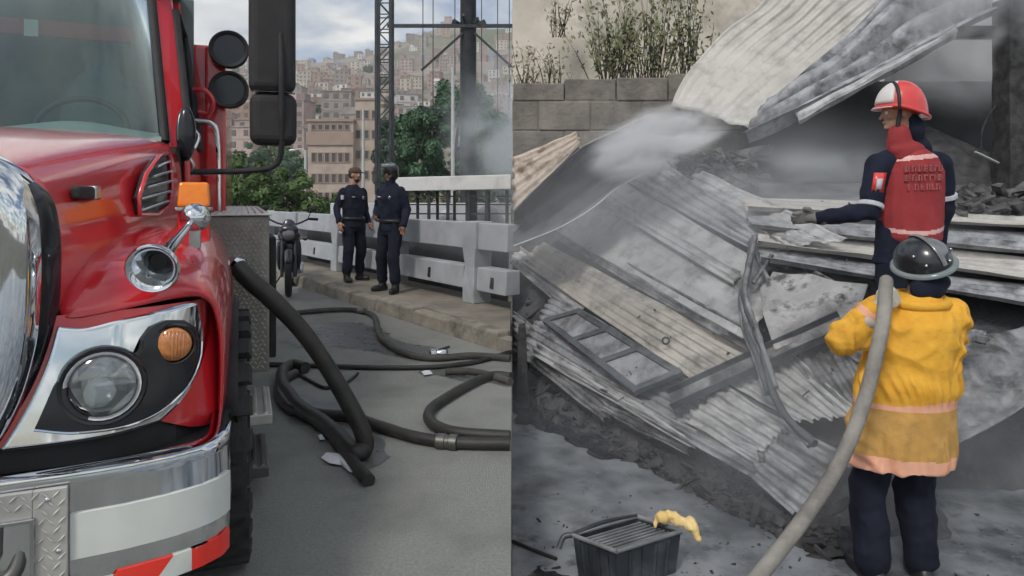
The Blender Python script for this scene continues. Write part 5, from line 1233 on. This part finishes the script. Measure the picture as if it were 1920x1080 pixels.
pm('earth_pale', (.50,.455,.38), (.62,.57,.49), .9, .9, bump=.6, bscale=5, dirt=(.27,.25,.20), dscale=1.1, dlo=.5, dhi=.72)
mb = MB(); NXX, NZZ = 70, 40
mb.grid([[V(lerp(.01, 12, i/NXX), 10.6 + .9*(j/NZZ) + .22*noise.noise(Vector((i*.16, j*.16, 2))) + .07*noise.noise(Vector((i*.5, j*.5, 8))), lerp(0, 7.5, j/NZZ)) for i in range(NXX+1)] for j in range(NZZ+1)])
mb.grid([[V(.01, 10.6 + .9*(j/NZZ) + .22*noise.noise(Vector((0, j*.16, 2))) + .07*noise.noise(Vector((0, j*.5, 8))), lerp(0, 7.5, j/NZZ)) for j in range(NZZ+1)], [V(.01, 14, lerp(0, 7.5, j/NZZ)) for j in range(NZZ+1)]])
tag(mb.build('earth_bank', 'earth_pale', smooth=180), kind='structure')
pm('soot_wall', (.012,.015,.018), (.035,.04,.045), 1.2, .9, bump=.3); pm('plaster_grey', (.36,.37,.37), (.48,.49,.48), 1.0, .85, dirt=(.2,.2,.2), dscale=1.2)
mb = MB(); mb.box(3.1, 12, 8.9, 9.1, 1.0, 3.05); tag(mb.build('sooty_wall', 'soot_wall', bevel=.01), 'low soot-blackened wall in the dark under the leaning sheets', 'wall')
mb = MB(); mb.box(5.3, 12, 9.3, 9.5, 1.0, 4.3); tag(mb.build('plaster_wall', 'plaster_grey', bevel=.01), 'smoke-grey plaster wall at the back, left of the charred post', 'wall')
c0 = P(1902, 375, 7.3); pst = thing('charred_post', 'thick charred wooden post at the right edge of the yard', 'post', (c0.x, 7.3, c0.z-.2))
mb = MB(); mb.loft([[V((.15 + .012*noise.noise(Vector((z*4,k,1))))*sx, .14*sy, z) for k, (sx, sy) in enumerate(((-1,-1),(1,-1),(1,1),(-1,1)))] for z in [i*.2 for i in range(13)]]); mb.build('shaft', 'char', pst, bevel=.01)
mb = MB(); mb.box(-.6, .9, .03, .2, 2.0, 2.12); mb.build('lintel', 'char', pst, bevel=.01)
mb = MB(); mb.box(-.2, .2, -.19, .19, -.5, .03); mb.build('footing', 'rubble_grey', pst, bevel=.02)
a, b, c = P(1735,235,7.9), P(1885,300,7.7), P(1885,385,7.2); d_ = P(1740,400,7.3); oo = (a+b+c+d_)/4
mb = MB(); mb.grid([[(a.lerp(b,u)).lerp(d_.lerp(c,u), v) - oo + V(0, .06*noise.noise(Vector((u*3,v*3,1))), 0) for u in [i/12 for i in range(13)]] for v in [j/8 for j in range(9)]]); tag(mb.build('black_tarpaulin', 'char', loc=oo, smooth=180, solid=.006), 'black tarpaulin sagging behind the red-vested firefighter', 'tarpaulin')
w0 = P(1840,285,7.4); mb = MB(); mb.tube(spline([P(1840,285,7.4)-w0, P(1842,245,7.4)-w0, P(1858,212,7.4)-w0, P(1878,185,7.35)-w0], 6), .012, 6); tag(mb.build('hanging_wire', 'char', loc=w0, smooth=60), 'thin bent black wire against the grey plaster wall', 'wire')
w0 = P(1830,290,7.2); mb = MB(); mb.tube(spline([P(1828,285,7.2)-w0, P(1850,295,7.2)-w0, P(1872,306,7.2)-w0], 5), .014, 6); tag(mb.build('broken_rod', 'zinc_pale', loc=w0, smooth=60), 'short pale rod beside the charred post', 'rod')
cpst = G(975, 762, YARD); mb = MB(); mb.loft([[V(.07*sx*(1-.1*i), .07*sy, i*.16 + .02*((sx+sy) > 0)*(i == 5)) for sx, sy in ((-1,-1),(1,-1),(1,1),(-1,1))] for i in range(6)]); tag(mb.build('charred_stump', 'char', loc=(cpst.x+.02, cpst.y, YARD), bevel=.012), 'short charred stump standing at the left end of the sheet pile', 'post')

# ---- dry plants on the pale bank
def sprig(label, base, hgt, n, spread, mat, seed, leaf=.06):
    r_ = random.Random(seed); o = thing('dry_shrub', label, 'shrub', base); mb = MB(); lb = MB(); vs_, fs_ = [], []
    for i in range(n):
        tip = V(r_.gauss(0, spread), r_.uniform(-.25,.05), hgt*r_.uniform(.4,1)); b0_ = V(tip.x*.35 + r_.uniform(-.1,.1), 0, 0)
        pts = spline([b0_, b0_.lerp(tip,.5) + V(r_.uniform(-.06,.06), -.05, .05), tip], 4); mb.tube(pts, [.008]*5 + [.003]*4, 5)
        for k in range(16):
            p_ = pts[r_.randrange(2, 9)] + V(r_.gauss(0,.05), r_.gauss(0,.04), r_.gauss(0,.05)); u_ = V(r_.gauss(0,.5), r_.gauss(0,.4), r_.gauss(-.4,.8)).normalized(); w_ = u_.cross(V(r_.gauss(0,1), -1, r_.gauss(0,.5))).normalized(); s = leaf*r_.uniform(.5,1.4)
            m_ = len(vs_); vs_ += [p_, p_ + u_*s*.5 + w_*s*.22, p_ + u_*s, p_ + u_*s*.5 - w_*s*.22]; fs_.append((m_,m_+1,m_+2,m_+3))
    mb.build('stem', 'bark', o, smooth=60); lb.add(vs_, fs_); lb.build('foliage', mat, o, fix=False)
pm('leaf_dry', (.20,.185,.11), (.34,.31,.20), 3, .8); pm('leaf_grey', (.13,.15,.07), (.27,.28,.15), 3, .8)
sprig('dense olive shrub growing on the pale bank beside the leaning sheet', P(1215,158,9.9), 1.6, 46, .42, 'leaf_grey', 1, .09)
sprig('olive shrub on the pale bank, second from the leaning sheet', P(1150,158,10.0), 1.4, 32, .34, 'leaf_grey', 2, .09)
sprig('tall dry shrub against the leaning sheet at the top', P(1290,140,9.8), 1.4, 20, .2, 'leaf_grey', 3, .08)
sprig('sparse dry weed at the foot of the pale bank, leftmost', P(985,185,9.6), .75, 14, .22, 'leaf_dry', 4)
sprig('sparse dry weed on top of the block wall, left part', P(1040,180,9.6), .72, 10, .24, 'leaf_dry', 5)
sprig('dead hanging plant high on the pale bank at the left', P(1055,70,10.62), .7, 10, .16, 'leaf_dry', 6)

# ---- black crate with a yellow rag
cz = YARD + .23
qf, ql, qr, qb = G(1156,1034,cz), G(1074,1003,cz), G(1277,996,cz), G(1152,931,cz)
qb = ql + qr - qf
co = (qf + ql + qr + qb)/4; co.z = YARD
cr_ = thing('plastic_crate', 'black plastic crate standing on the wet yard ground', 'crate', co)
pm('crate_black', (.02,.024,.03), (.04,.046,.055), 6, .4, dirt=(.09,.10,.11), dscale=5); pm('crate_rim', (.12,.13,.135), (.24,.25,.26), 6, .4)
cn_ = [V(v.x, v.y, 0) - V(co.x, co.y, 0) for v in (qf, qr, qb, ql)]
for a, b in zip(cn_, cn_[1:] + cn_[:1]):
    mb = MB(); mb.hexa([a*.90, b*.90, b*.86, a*.86], [a + V(0,0,.225), b + V(0,0,.225), b*.96 + V(0,0,.225), a*.96 + V(0,0,.225)]); wl_ = mb.build('side', 'crate_black', cr_, bevel=.003)
    mb = MB(); mb.tube([a*1.01 + V(0,0,.23), b*1.01 + V(0,0,.23)], .012, 8); mb.build('rim', 'crate_rim', cr_, smooth=60)
    for k in range(1, 5):
        p_ = a.lerp(b, k/5); mb = MB(); mb.beam(p_*.915 + V(0,0,.02), p_*1.0 + V(0,0,.21), .012, .014); mb.build('side_rib', 'crate_black', wl_)
mb = MB(); mb.prism([v*.88 for v in cn_], V(0,0,.02)); mb.build('bottom', 'crate_black', cr_)
for k in range(1, 9):
    t_ = k/9; a = cn_[0].lerp(cn_[3], t_)*.97; b = cn_[1].lerp(cn_[2], t_)*.97; mb = MB(); mb.beam(a + V(0,0,.205), b + V(0,0,.205), .012, .012); mb.build('rack_bar', 'crate_rim', cr_)
for k in (1, 2):
    a = cn_[0].lerp(cn_[1], k/3)*.96; b = cn_[3].lerp(cn_[2], k/3)*.96; mb = MB(); mb.beam(a + V(0,0,.192), b + V(0,0,.192), .014, .012); mb.build('rack_bar', 'crate_rim', cr_)
mb = MB(); mb.tube(spline([cn_[3]*1.02 + V(0,0,.23), cn_[3]*1.10 + V(-.02,0,.22), cn_[3]*1.16 + V(-.03,-.02,.17)], 5), .016, 8); mb.tube(spline([cn_[3] + V(0,0,.235), cn_[3].lerp(cn_[2],.5)*1.04 + V(0,0,.25), cn_[2] + V(0,0,.235)], 6), .011, 8); mb.build('handle', 'crate_black', cr_, smooth=60)
pm('rag_yellow', (.72,.48,.16), (.80,.62,.30), 9, .9); g0 = qr.lerp(qb, .18) + V(.0,.0,.04)
o = blob('yellow_rag', [('e', (.02,.01,.01), (.07,.03,.03), (.3,.2,-.5)), ('e', (-.05,.02,.012), (.04,.035,.03), (0,.5,.2)), ('e', (.085,-.03,0), (.03,.045,.035), (.4,.3,0)), ('c', (.1,-.05,0), (.12,-.07,-.06), .022, .014), ('c', (-.08,.03,.01), (-.10,.0,-.03), .018, .012)] or [('e', (0,0,0), (.055,.04,.022), (0,.2,-.4)), ('c', (-.04,.0,.0), (-.10,.03,.02), .020, .014), ('c', (-.04,.02,.0), (-.09,.06,.01), .018, .013), ('c', (-.03,-.02,0), (-.10,-.01,.02), .018, .013), ('c', (0,.03,0), (-.03,.08,.02), .016, .012), ('e', (.075,-.03,-.005), (.045,.04,.024), (0,.3,-.4))], 'rag_yellow', None, .007, 2, .010, 22, fold=.012)
o.location = g0; tag(o, 'crumpled yellow rag hanging on the corner of the black crate', 'rag')
cw = [G(958,1018,YARD), G(985,1030,YARD), G(1010,1040,YARD), G(1040,1052,YARD)]; hose('thin black cable on the wet ground left of the crate', [q + V(.012,0,.012) for q in cw], .010, name='cable', cat='cable')
# ================================================================== FIREFIGHTERS
pm('coat_yellow', (.72,.355,.026), (.78,.42,.045), 7, .85, bump=.55, bscale=16, dirt=(.58,.27,.03), dscale=5, dlo=.52, dhi=.8, dirt2=(.34,.19,.05), d2scale=3.5, d2lo=.58, d2hi=.80); pm('coat_tan', (.46,.25,.06), (.56,.32,.09), 7, .85, bump=.55, bscale=16, dirt2=(.26,.16,.06), d2scale=4, d2lo=.56, d2hi=.8); pm('stripe_peach', (.72,.33,.20), (.78,.42,.28), 9, .6)
pm('glove_grey', (.13,.125,.12), (.20,.19,.185), 9, .8); pm('glove_pale', (.42,.38,.32), (.52,.48,.42), 9, .8); pm('helmet_red', (.62,.045,.04), (.68,.06,.05), 4, .3, coat=.5); pm('helmet_white', (.62,.58,.55), (.7,.66,.63), 6, .4)
pm('vest_red', (.25,.022,.026), (.33,.035,.038), 8, .85); pm('vest_band', (.72,.45,.42), (.66,.36,.33), 20, .5); pm('vest_letter', (.40,.13,.125), (.36,.07,.075), 25, .8); pm('helmet_grey', (.10,.105,.11), (.22,.225,.23), 3, .25, coat=.4)
s = 347.0; YD = 3.6
yb = P(1690, HY, YD); yz = YARD + .004
def yl(x, y, dy=0): return V((x-1690)/s, dy, (1085-y)/s)
ff = thing('person', 'firefighter in a yellow coat seen from behind carrying a grey hose on the shoulder', 'person', (yb.x, YD, yz))
J = dict(torso=[(.0,0,.85,.15,.11),(.03,0,1.05,.15,.11),(.06,0,1.25,.17,.12),(.07,0,1.42,.17,.10),(.10,.02,1.52,.07,.06)], neck=(.10,.03,1.50), head=(.145,.06,1.665),
         sha=(-.12,0,1.42), ela=(-.335,-.05,1.30), wra=(-.195,-.10,1.47), shb=(.26,.0,1.41), elb=(.315,.14,1.14), wrb=(.20,.36,1.20),
         hipa=(-.10,0,.86), kna=(-.15,.06,.46), ana=(-.17,-.02,.08), hipb=(.09,0,.86), knb=(.10,.05,.46), anb=(.105,0,.08))
f = V(.35,.9,-.25)
blob('body', body_prims(J) + head_prims(J['head'], f), 'skin_tan', ff, .010, 2)
eyes(ff, J['head'], f)
gl = blob('glove', hand_prims(J['wra'], (.75,-.22,.48), (.3,-.3,.9), .8, 1.15) + [('c', J['wra'], V(*J['wra']) - V(.05,.015,.06), .040, .046)], 'glove_pale', ff, .007, 2)
blob('glove', hand_prims(J['wrb'], (-.6,.6,.2), (0,-.2,1), .8, 1.1), 'glove_pale', ff, .008, 2)
ct = [('t', [(-.02,0,.625,.285,.20),(-.015,0,.72,.283,.20),(.0,0,.84,.280,.19),(.02,0,.98,.255,.175),(.045,0,1.12,.250,.18),(.068,0,1.27,.255,.185),(.072,0,1.38,.235,.165),(.085,.01,1.47,.165,.12),(.11,.03,1.535,.10,.10)])]
ct += [('c', J['sha'], J['ela'], .108, .094), ('c', J['ela'], V(*J['ela']).lerp(V(*J['wra']), .85), .094, .066), ('c', J['shb'], J['elb'], .105, .085), ('c', J['elb'], V(*J['elb']).lerp(V(*J['wrb']), .9), .085, .062)]
def drape(x, y, z):
    th = math.atan2(y, x); e = 0
    n1 = noise.noise((x*4, y*4, z*3)); n2 = noise.noise((x*9+5, y*9, z*5))
    if x > -.32:
        lo = sstep(.97, .66, z)
        e += lo*(.010*math.sin(9*th + 5*n1) + .004*math.sin(21*th + 7*n2))*lerp(.55, 1, sstep(.64, .74, z))
        b = math.exp(-((z-1.05)/.07)**2); e += .016*b + .009*b*math.sin(26*th + 40*z + 8*n1)
        u = sstep(1.08, 1.2, z)*sstep(1.5, 1.4, z); d = x*.6 + z
        e += u*.009*(1 - 2*abs(math.sin(13*(x*.75 + z) + 3.5*n1)))*sstep(-.1, .35, noise.noise((x*5, y*5, z*4+7)) + .25)
        e += u*.007*(1 - 2*abs(math.sin(15*(z - x*.9) + 4*n2)))*sstep(-.1, .35, noise.noise((x*5+9, y*5, z*4)) + .2)
    if x < -.17: e += .006*math.sin(58*(x + .7*z) + 7*n1)*sstep(-.17, -.24, x)
    if x > .27 and z > 1.0: e += .007*math.sin(58*(z + .3*x) + 6*n1)
    return e
def pk(c):
    if abs(c.x + .02) < .40 and c.z < .70 + .05*c.x*-1 - .0: return 2
    if .945 < c.z < .985 + .012*math.sin(c.x*9): return 2
    if c.z < .95: return 1
    return 0
coat = blob('coat', ct, None, ff, .0085, 3, .004, 7, fold=.007, extra=drape, mats=['coat_yellow','coat_tan','stripe_peach'], pick=pk, seed=2)
tr = [('t', [(0,0,.66,.15,.10),(0,0,.86,.15,.10)])]
for k in 'ab': tr += [('c', J['hip'+k], J['kn'+k], .098, .098), ('c', J['kn'+k], V(*J['an'+k]) + V(0,0,.03), .096, .085)]
blob('trousers', tr, 'navy_trouser', ff, .012, 3, .008, 8, seed=5, fold=.02)
boot(ff, J['ana'], (-.2,1,0)); boot(ff, J['anb'], (.2,1,0))
# tilted dark helmet with grey rim band
hc = V(.145, .045, 1.70); tilt = Matrix.Rotation(-.38, 3, 'Y') @ Matrix.Rotation(.25, 3, 'X')
def hpt(v): return hc + tilt @ Vector(v)
mb = MB(); ring_ = []
for i in range(1, 13):
    a = .5*math.pi*i/12*1.08; ring_.append([hpt((.134*math.sin(a)*math.cos(b_), .155*math.sin(a)*math.sin(b_), .135*math.cos(a) + .012)) for b_ in [2*math.pi*k/32 for k in range(32)]])
mb.loft(ring_); hm = mb.build('helmet', 'helmet_black', ff, smooth=60, solid=.006)
mb = MB(); rg = [hpt((.142*math.cos(b_), .163*math.sin(b_), -.006)) for b_ in [2*math.pi*k/36 for k in range(37)]]; mb.tube(rg, .017, 8, caps=False, flat=.7); mb.build('rim', 'visor_grey', hm, smooth=60)
mb = MB(); mb.tube([hpt((.02+.0*k, -.158*math.sin(a), .15*math.cos(a))) for k, a in enumerate([lerp(-.6,1.35,i/12) for i in range(13)])], .016, 8, flat=.5); mb.build('ridge', 'helmet_grey', hm, smooth=60)
mb = MB(); mb.grid([[hpt((.1385*math.sin(a)*math.cos(b_), .160*math.sin(a)*math.sin(b_), .1395*math.cos(a)+.012)) for b_ in [lerp(-1.45,-.35,k/8) for k in range(9)]] for a in [lerp(.35,1.15,k/6) for k in range(7)]]); mb.build('shell_panel', 'helmet_grey', hm, smooth=180, solid=.003)
for b_, a in ((-2.1,1.25),(-1.2,1.35),(-.4,1.3),(-2.5,.9)):
    mb = MB(); mb.ell(hpt((.141*math.sin(a)*math.cos(b_), .162*math.sin(a)*math.sin(b_), .142*math.cos(a)+.012)), (.009,)*3, seg=8, ring=6); mb.build('screw', 'chrome_dull', hm, smooth=180)
blob('neck_flap', [('e', (.12,-.04,1.57), (.10,.05,.075)), ('e', (.15,.0,1.60), (.11,.09,.055))], 'navy_cloth', ff, .012, 3, .006, 12)
mb = MB(); rg = [V(.085 + .15*math.cos(b_), .01 + .115*math.sin(b_), 1.50 + .02*math.sin(b_)) for b_ in [2*math.pi*k/24 for k in range(25)]]
mb.tube(rg, .028, 8, caps=False, flat=1.0); mb.build('collar', 'coat_yellow', ff, smooth=60)
mb = MB(); a_ = V(*J['ela']).lerp(V(*J['wra']), .80); mb.lathe([(.064,-.02),(.070,-.015),(.070,.015),(.064,.02)], a_, V(*J['wra']) - V(*J['ela']), 18); mb.build('cuff', 'stripe_peach', coat, smooth=40)
# hose over his shoulder
def yp(x, y, dy): return P(x, y, YD + dy)
pm('hose_canvas', (.20,.185,.165), (.30,.28,.25), 6, .85, bump=.25, bscale=50, dirt=(.13,.12,.11), dscale=4)
hp = [yp(1700,640,.62), yp(1672,560,.40), yp(1662,532,.16), yp(1662,528,.0), yp(1660,548,-.14), yp(1656,600,-.24), yp(1644,660,-.29), yp(1624,740,-.33), yp(1596,820,-.38), yp(1560,893,-.45), yp(1510,968,-.55), yp(1455,1040,-.66), yp(1415,1090,-.75), yp(1380,1140,-.84)]
mb = MB(); ho = V(hp[6].x, hp[6].y, YARD); mb.tube([q - ho for q in spline(hp, 8)], .034, 14); tag(mb.build('fire_hose', 'hose_canvas', smooth=60, loc=ho), 'grey canvas hose over the shoulder of the yellow-coated firefighter, trailing to the ground', 'hose')

# ---- firefighter with the red vest
RD = 4.5; s2 = 1250/RD
rb = P(1700, 661, RD)
def rl(x, y, dy=0): return V((x-1700)/s2, dy, (661-y)/s2)
fr_ = thing('person', 'firefighter in a red vest and red helmet pointing left over the pile', 'person', rb)
J = dict(torso=[(.0,0,.72,.16,.11),(.01,0,.95,.155,.11),(.02,0,1.15,.17,.115),(.02,0,1.30,.165,.09),(.0,.0,1.40,.08,.065)], neck=(-.015,.0,1.38), head=(-.05,.01,1.62),
         sha=(-.19,0,1.27), ela=(-.285,-.06,.955), wra=(-.63,-.02,.91), shb=(.22,0,1.27), elb=(.285,.05,.98), wrb=(.285,.12,.72),
         hipa=(-.10,0,.72), kna=(-.12,-.03,.42), ana=(-.13,.03,.08), hipb=(.10,0,.72), knb=(.12,-.03,.42), anb=(.13,.03,.08))
f = V(-.92, .22, -.04)
pr = body_prims(J) + [('c', J['neck'], V(-.04,.01,1.60), .06, .058)] + head_prims(J['head'], f)
pr += hand_prims(J['wra'], (-1,.03,.03), (.0,-.25,.9), .35, .95) + hand_prims(J['wrb'], (0,.1,-1), (-.4,.8,0), .5)
blob('body', pr, 'skin_tan', fr_, .0085, 2); eyes(fr_, J['head'], f)
glv = hand_prims(J['wra'], (-1,.03,.03), (.0,-.25,.9), .35, 1.06) + hand_prims(J['wra'], (-1,.03,.03), (.0,-.25,.9), .35, .95) + [('c', J['wra'], V(*J['wra']) + V(.05,0,0), .036, .046)]
blob('glove', glv, 'glove_grey', fr_, .006, 1, .0, 9, extra=lambda x, y, z: .005)
jk = [('t', [(-.01,0,.60,.215,.145),(.0,0,.72,.21,.14),(.01,0,.90,.20,.132),(.02,0,1.08,.205,.135),(.025,0,1.22,.21,.13),(.02,0,1.31,.18,.11),(.0,0,1.38,.10,.085)])]
for k in 'ab': jk += [('c', J['sh'+k], J['el'+k], .083, .070), ('c', J['el'+k], V(*J['el'+k]).lerp(V(*J['wr'+k]), .93), .068, .050), ('c', (.0,0,1.33), J['sh'+k], .075, .080)]
jo = blob('jacket', jk, 'navy_cloth', fr_, .011, 3, .007, 9, seed=8, fold=.010)
vt = [('t', [(.03,0,.70,.14,.170),(.02,0,.78,.20,.172),(.02,0,.92,.215,.168),(.025,0,1.08,.212,.166),(.03,0,1.22,.205,.162),(.025,0,1.32,.165,.135),(.0,0,1.38,.10,.095)])]
def pv(c):
    k = c.z - .06*(c.x) ; sg = .03*((c.x-.02)/.2)**2
    if 1.295 < c.z - .10*(c.x) < 1.325: return 1
    if .80 < c.z - .05*c.x - sg < .828: return 1
    if abs(c.x - .235) < .02 and c.z > .85: return 0
    return 0
vest = blob('vest', vt, None, fr_, .0075, 3, .004, 9, mats=['vest_red','vest_band'], pick=pv, seed=4)
for rowk, (z0, xs, n) in enumerate(((1.235, -.085, 7), (1.175, -.085, 7), (1.115, -.07, 6))):
    for k in range(n):
        x = xs + k*.036; yb_ = -.166 + .10*abs((x-.025)/.21)**2.2*1.0
        r_ = random.Random(rowk*10+k); dz = .028*x
        mb = MB()
        mb.box(x-.012, x-.005, yb_-.010, yb_+.01, z0-.02+dz, z0+.02+dz)
        if r_.random() < .7: mb.box(x-.005, x+.011, yb_-.010, yb_+.01, z0+.012+dz, z0+.02+dz)
        if r_.random() < .6: mb.box(x-.005, x+.010, yb_-.010, yb_+.01, z0-.004+dz, z0+.004+dz)
        if r_.random() < .6: mb.box(x-.005, x+.011, yb_-.010, yb_+.01, z0-.02+dz, z0-.012+dz)
        if r_.random() < .5: mb.box(x+.006, x+.012, yb_-.010, yb_+.01, z0-.02+dz, z0+.02+dz)
        tag(mb.build('lettering', 'vest_letter', vest), kind='stuff')
for k, (a_, b_, r0) in enumerate(((V(*J['sha']).lerp(V(*J['ela']), .88), V(*J['ela']) - V(*J['sha']), .083), (V(*J['shb']).lerp(V(*J['elb']), .75), V(*J['elb']) - V(*J['shb']), .086))):
    mb = MB(); mb.lathe([(r0-.004,-.016),(r0,-.012),(r0,.012),(r0-.004,.016)], a_, b_, 22); mb.build('arm_band', 'patch_white', jo, smooth=40)
a_ = V(*J['sha']).lerp(V(*J['ela']), .38); mb = MB(); mb.grid([[a_ + V(-.05 + .085*u - .02*v*1.0, -.080 - .012*math.sin(3.14*u), .06 - .13*v) for u in (0,.33,.66,1)] for v in (0,.5,1)]); sp_ = mb.build('sleeve_patch', 'helmet_red', jo, solid=.006, smooth=180)
mb = MB(); mb.grid([[a_ + V(-.05 + .085*u - .02*v, -.0835 - .012*math.sin(3.14*u), .06 - .13*v) for u in (.25,.5,.72)] for v in (.30,.6,.85)]); mb.build('patch_print', 'patch_white', sp_, solid=.003, smooth=180)
blob('collar', [('c', (-.06,-.03,1.33), (-.07,-.03,1.47), .085, .070), ('e', (-.03,-.06,1.36), (.12,.06,.07))], 'vest_red', fr_, .010, 3, .005, 12)
blob('neck_flap', [('e', (.04,-.02,1.50), (.065,.06,.10)), ('e', (.09,-.01,1.38), (.07,.055,.085), (0,-.5,0)), ('c', (.02,.0,1.57), (.06,-.01,1.42), .06, .05)], 'navy_cloth', fr_, .010, 3, .004, 12)
blob('chin_strap', [('c', (-.085,-.07,1.62), (-.095,-.055,1.50), .014, .016), ('c', (-.095,-.055,1.50), (-.085,.03,1.47), .016, .014)], 'hair_black', fr_, .008, 1)
blob('trousers', [('t', [(0,0,.62,.18,.13),(0,0,.78,.19,.135)])] + [q for k in 'ab' for q in (('c', J['hip'+k], J['kn'+k], .11, .092), ('c', J['kn'+k], V(*J['an'+k]) + V(0,0,.12), .092, .08))], 'navy_trouser', fr_, .016, 3, .009, 9)
boot(fr_, J['ana'], (-.2,1,0)); boot(fr_, J['anb'], (.2,1,0))
hc = V(-.030, .008, 1.665); fh = V(-.95,.2,0).normalized(); sh_ = fh.cross(V(0,0,1)).normalized()
def hq(fw, sd, up): return hc + fh*fw + sh_*sd + V(0,0,up)
mb = MB(); ring_ = []
for i in range(1, 13):
    a = .5*math.pi*i/12*1.05; ring_.append([hq(.160*math.sin(a)*math.cos(b_), .136*math.sin(a)*math.sin(b_), .172*math.cos(a) - .075*max(0, .25 - .75*math.cos(b_))*(i/12)**2) for b_ in [2*math.pi*k/32 for k in range(32)]])
mb.loft(ring_); hm = mb.build('helmet', 'helmet_red', fr_, smooth=60, solid=.006)
mb = MB(); mb.grid([[hq(.164*math.sin(a)*math.cos(b_), .140*math.sin(a)*math.sin(b_), .1755*math.cos(a)) for b_ in [lerp(-1.02,1.02,k/12) for k in range(13)]] for a in [lerp(.30,1.50,k/9) for k in range(10)]]); mb.build('front_plate', 'helmet_white', hm, smooth=180, solid=.004)
mb = MB(); mb.tube([hq(.06, .144*math.sin(a), .160*math.cos(a) + .0) for a in [lerp(-1.75,1.75,k/18) for k in range(19)]], .011, 8); mb.build('strap_band', 'hair_black', hm, smooth=60)
mb = MB(); rg = [hq(.166*math.cos(b_), .142*math.sin(b_), -.012 - .075*max(0, .25 - .75*math.cos(b_))) for b_ in [2*math.pi*k/36 for k in range(37)]]; mb.tube(rg, .011, 8, caps=False); mb.build('rim', 'helmet_red', hm, smooth=60)
mb = MB(); mb.grid([[hq(fw*math.cos(b_), fw*.82*math.sin(b_), -.006 - (fw-.165)*.5) for b_ in [lerp(-1.0,1.0,k/10) for k in range(11)]] for fw in (.160,.175,.186)]); mb.build('brim', 'helmet_white', hm, smooth=180, solid=.006)

# ================================================================== SMOKE
def smoke_mat(name, dens, col, scale=1.6, lo=.42, hi=.75, off=(0,0,0)):
    m = bpy.data.materials.new(name); m.use_nodes = True; N = m.node_tree.nodes; L = m.node_tree.links; N.clear()
    out = N.new('ShaderNodeOutputMaterial'); pv_ = N.new('ShaderNodeVolumePrincipled'); tcn = N.new('ShaderNodeTexCoord')
    pv_.inputs['Color'].default_value = (*col, 1); pv_.inputs['Anisotropy'].default_value = .1
    ln = N.new('ShaderNodeVectorMath'); ln.operation = 'LENGTH'; L.new(tcn.outputs['Object'], ln.inputs[0])
    mr = N.new('ShaderNodeMapRange'); mr.interpolation_type = 'SMOOTHSTEP'; mr.inputs[1].default_value = 1.0; mr.inputs[2].default_value = .1; mr.inputs[3].default_value = 0; mr.inputs[4].default_value = 1
    L.new(ln.outputs['Value'], mr.inputs[0])
    mp = N.new('ShaderNodeMapping'); mp.inputs['Location'].default_value = off; L.new(tcn.outputs['Object'], mp.inputs[0])
    nz = N.new('ShaderNodeTexNoise'); nz.inputs['Scale'].default_value = scale; nz.inputs['Detail'].default_value = 4; nz.inputs['Distortion'].default_value = .6; L.new(mp.outputs[0], nz.inputs['Vector'])
    m2 = N.new('ShaderNodeMapRange'); m2.inputs[1].default_value = lo; m2.inputs[2].default_value = hi; L.new(nz.outputs[0], m2.inputs[0])
    mu = N.new('ShaderNodeMath'); mu.operation = 'MULTIPLY'; L.new(mr.outputs[0], mu.inputs[0]); L.new(m2.outputs[0], mu.inputs[1])
    m3 = N.new('ShaderNodeMath'); m3.operation = 'MULTIPLY'; m3.inputs[1].default_value = dens; L.new(mu.outputs[0], m3.inputs[0]); L.new(m3.outputs[0], pv_.inputs['Density'])
    L.new(pv_.outputs[0], out.inputs['Volume']); MATS[name] = m; return m
def smoke(label, c, r_, dens, col=(.85,.88,.92), rot=(0,0,0), **k):
    n = 'smoke_%d' % len([q for q in MATS if q.startswith('smoke_')]); smoke_mat(n, dens, col, off=(len(n)*1.7, c[0], c[2]), **k)
    mb = MB(); mb.ell((0,0,0), (1,1,1), seg=24, ring=16); o = mb.build('smoke', n, loc=c); o.scale = r_; o.rotation_euler = rot
    return tag(o, label, 'smoke', kind='stuff')
smoke('white smoke puff rising over the curled sheet at the left of the pile', P(1232,262,6.9), (.88,.5,.38), 50.0, (.985,.985,.985), rot=(0,-.35,0))
smoke('thin blue-grey smoke in the dark hollow under the leaning sheet', P(1530,350,6.9), (1.2,.6,.55), 3.5, (.90,.93,.95))
smoke('thin grey smoke drifting over the plaster wall at the upper right', P(1850,60,7.6), (1.7,.9,1.1), 9.0, (.95,.96,.97))
smoke('faint smoke veil low over the collapsed sheets', P(1330,420,5.9), (2.8,1.3,1.4), .8, (.94,.96,.98), lo=.30, hi=.75)
smoke('thin low smoke drifting over the front of the pile and the wet ground', P(1480,800,4.15), (2.5,.75,.9), .8, (.94,.96,.98), lo=.30, hi=.75)
smoke('grey-blue smoke drifting in front of the dark trees by the road end', P(968,240,16), (2.1,1.6,2.3), 2.6, (.88,.92,.95))

# ================================================================== HAZE over the valley
m = bpy.data.materials.new('haze'); m.use_nodes = True; N = m.node_tree.nodes; N.clear()
ho_ = N.new('ShaderNodeOutputMaterial'); hv = N.new('ShaderNodeVolumePrincipled'); hv.inputs['Color'].default_value = (.90,.89,.92,1); hv.inputs['Density'].default_value = .00055
m.node_tree.links.new(hv.outputs[0], ho_.inputs['Volume']); MATS['haze'] = m
mb = MB(); mb.box(-520, 160, -40, 820, YARD - 1.5, 215)
tag(mb.build('haze', 'haze'), kind='stuff') # name haze
dg = bpy.context.evaluated_depsgraph_get(); dg.update()
for j_ in JOBS: finish_blob(dg, *j_)
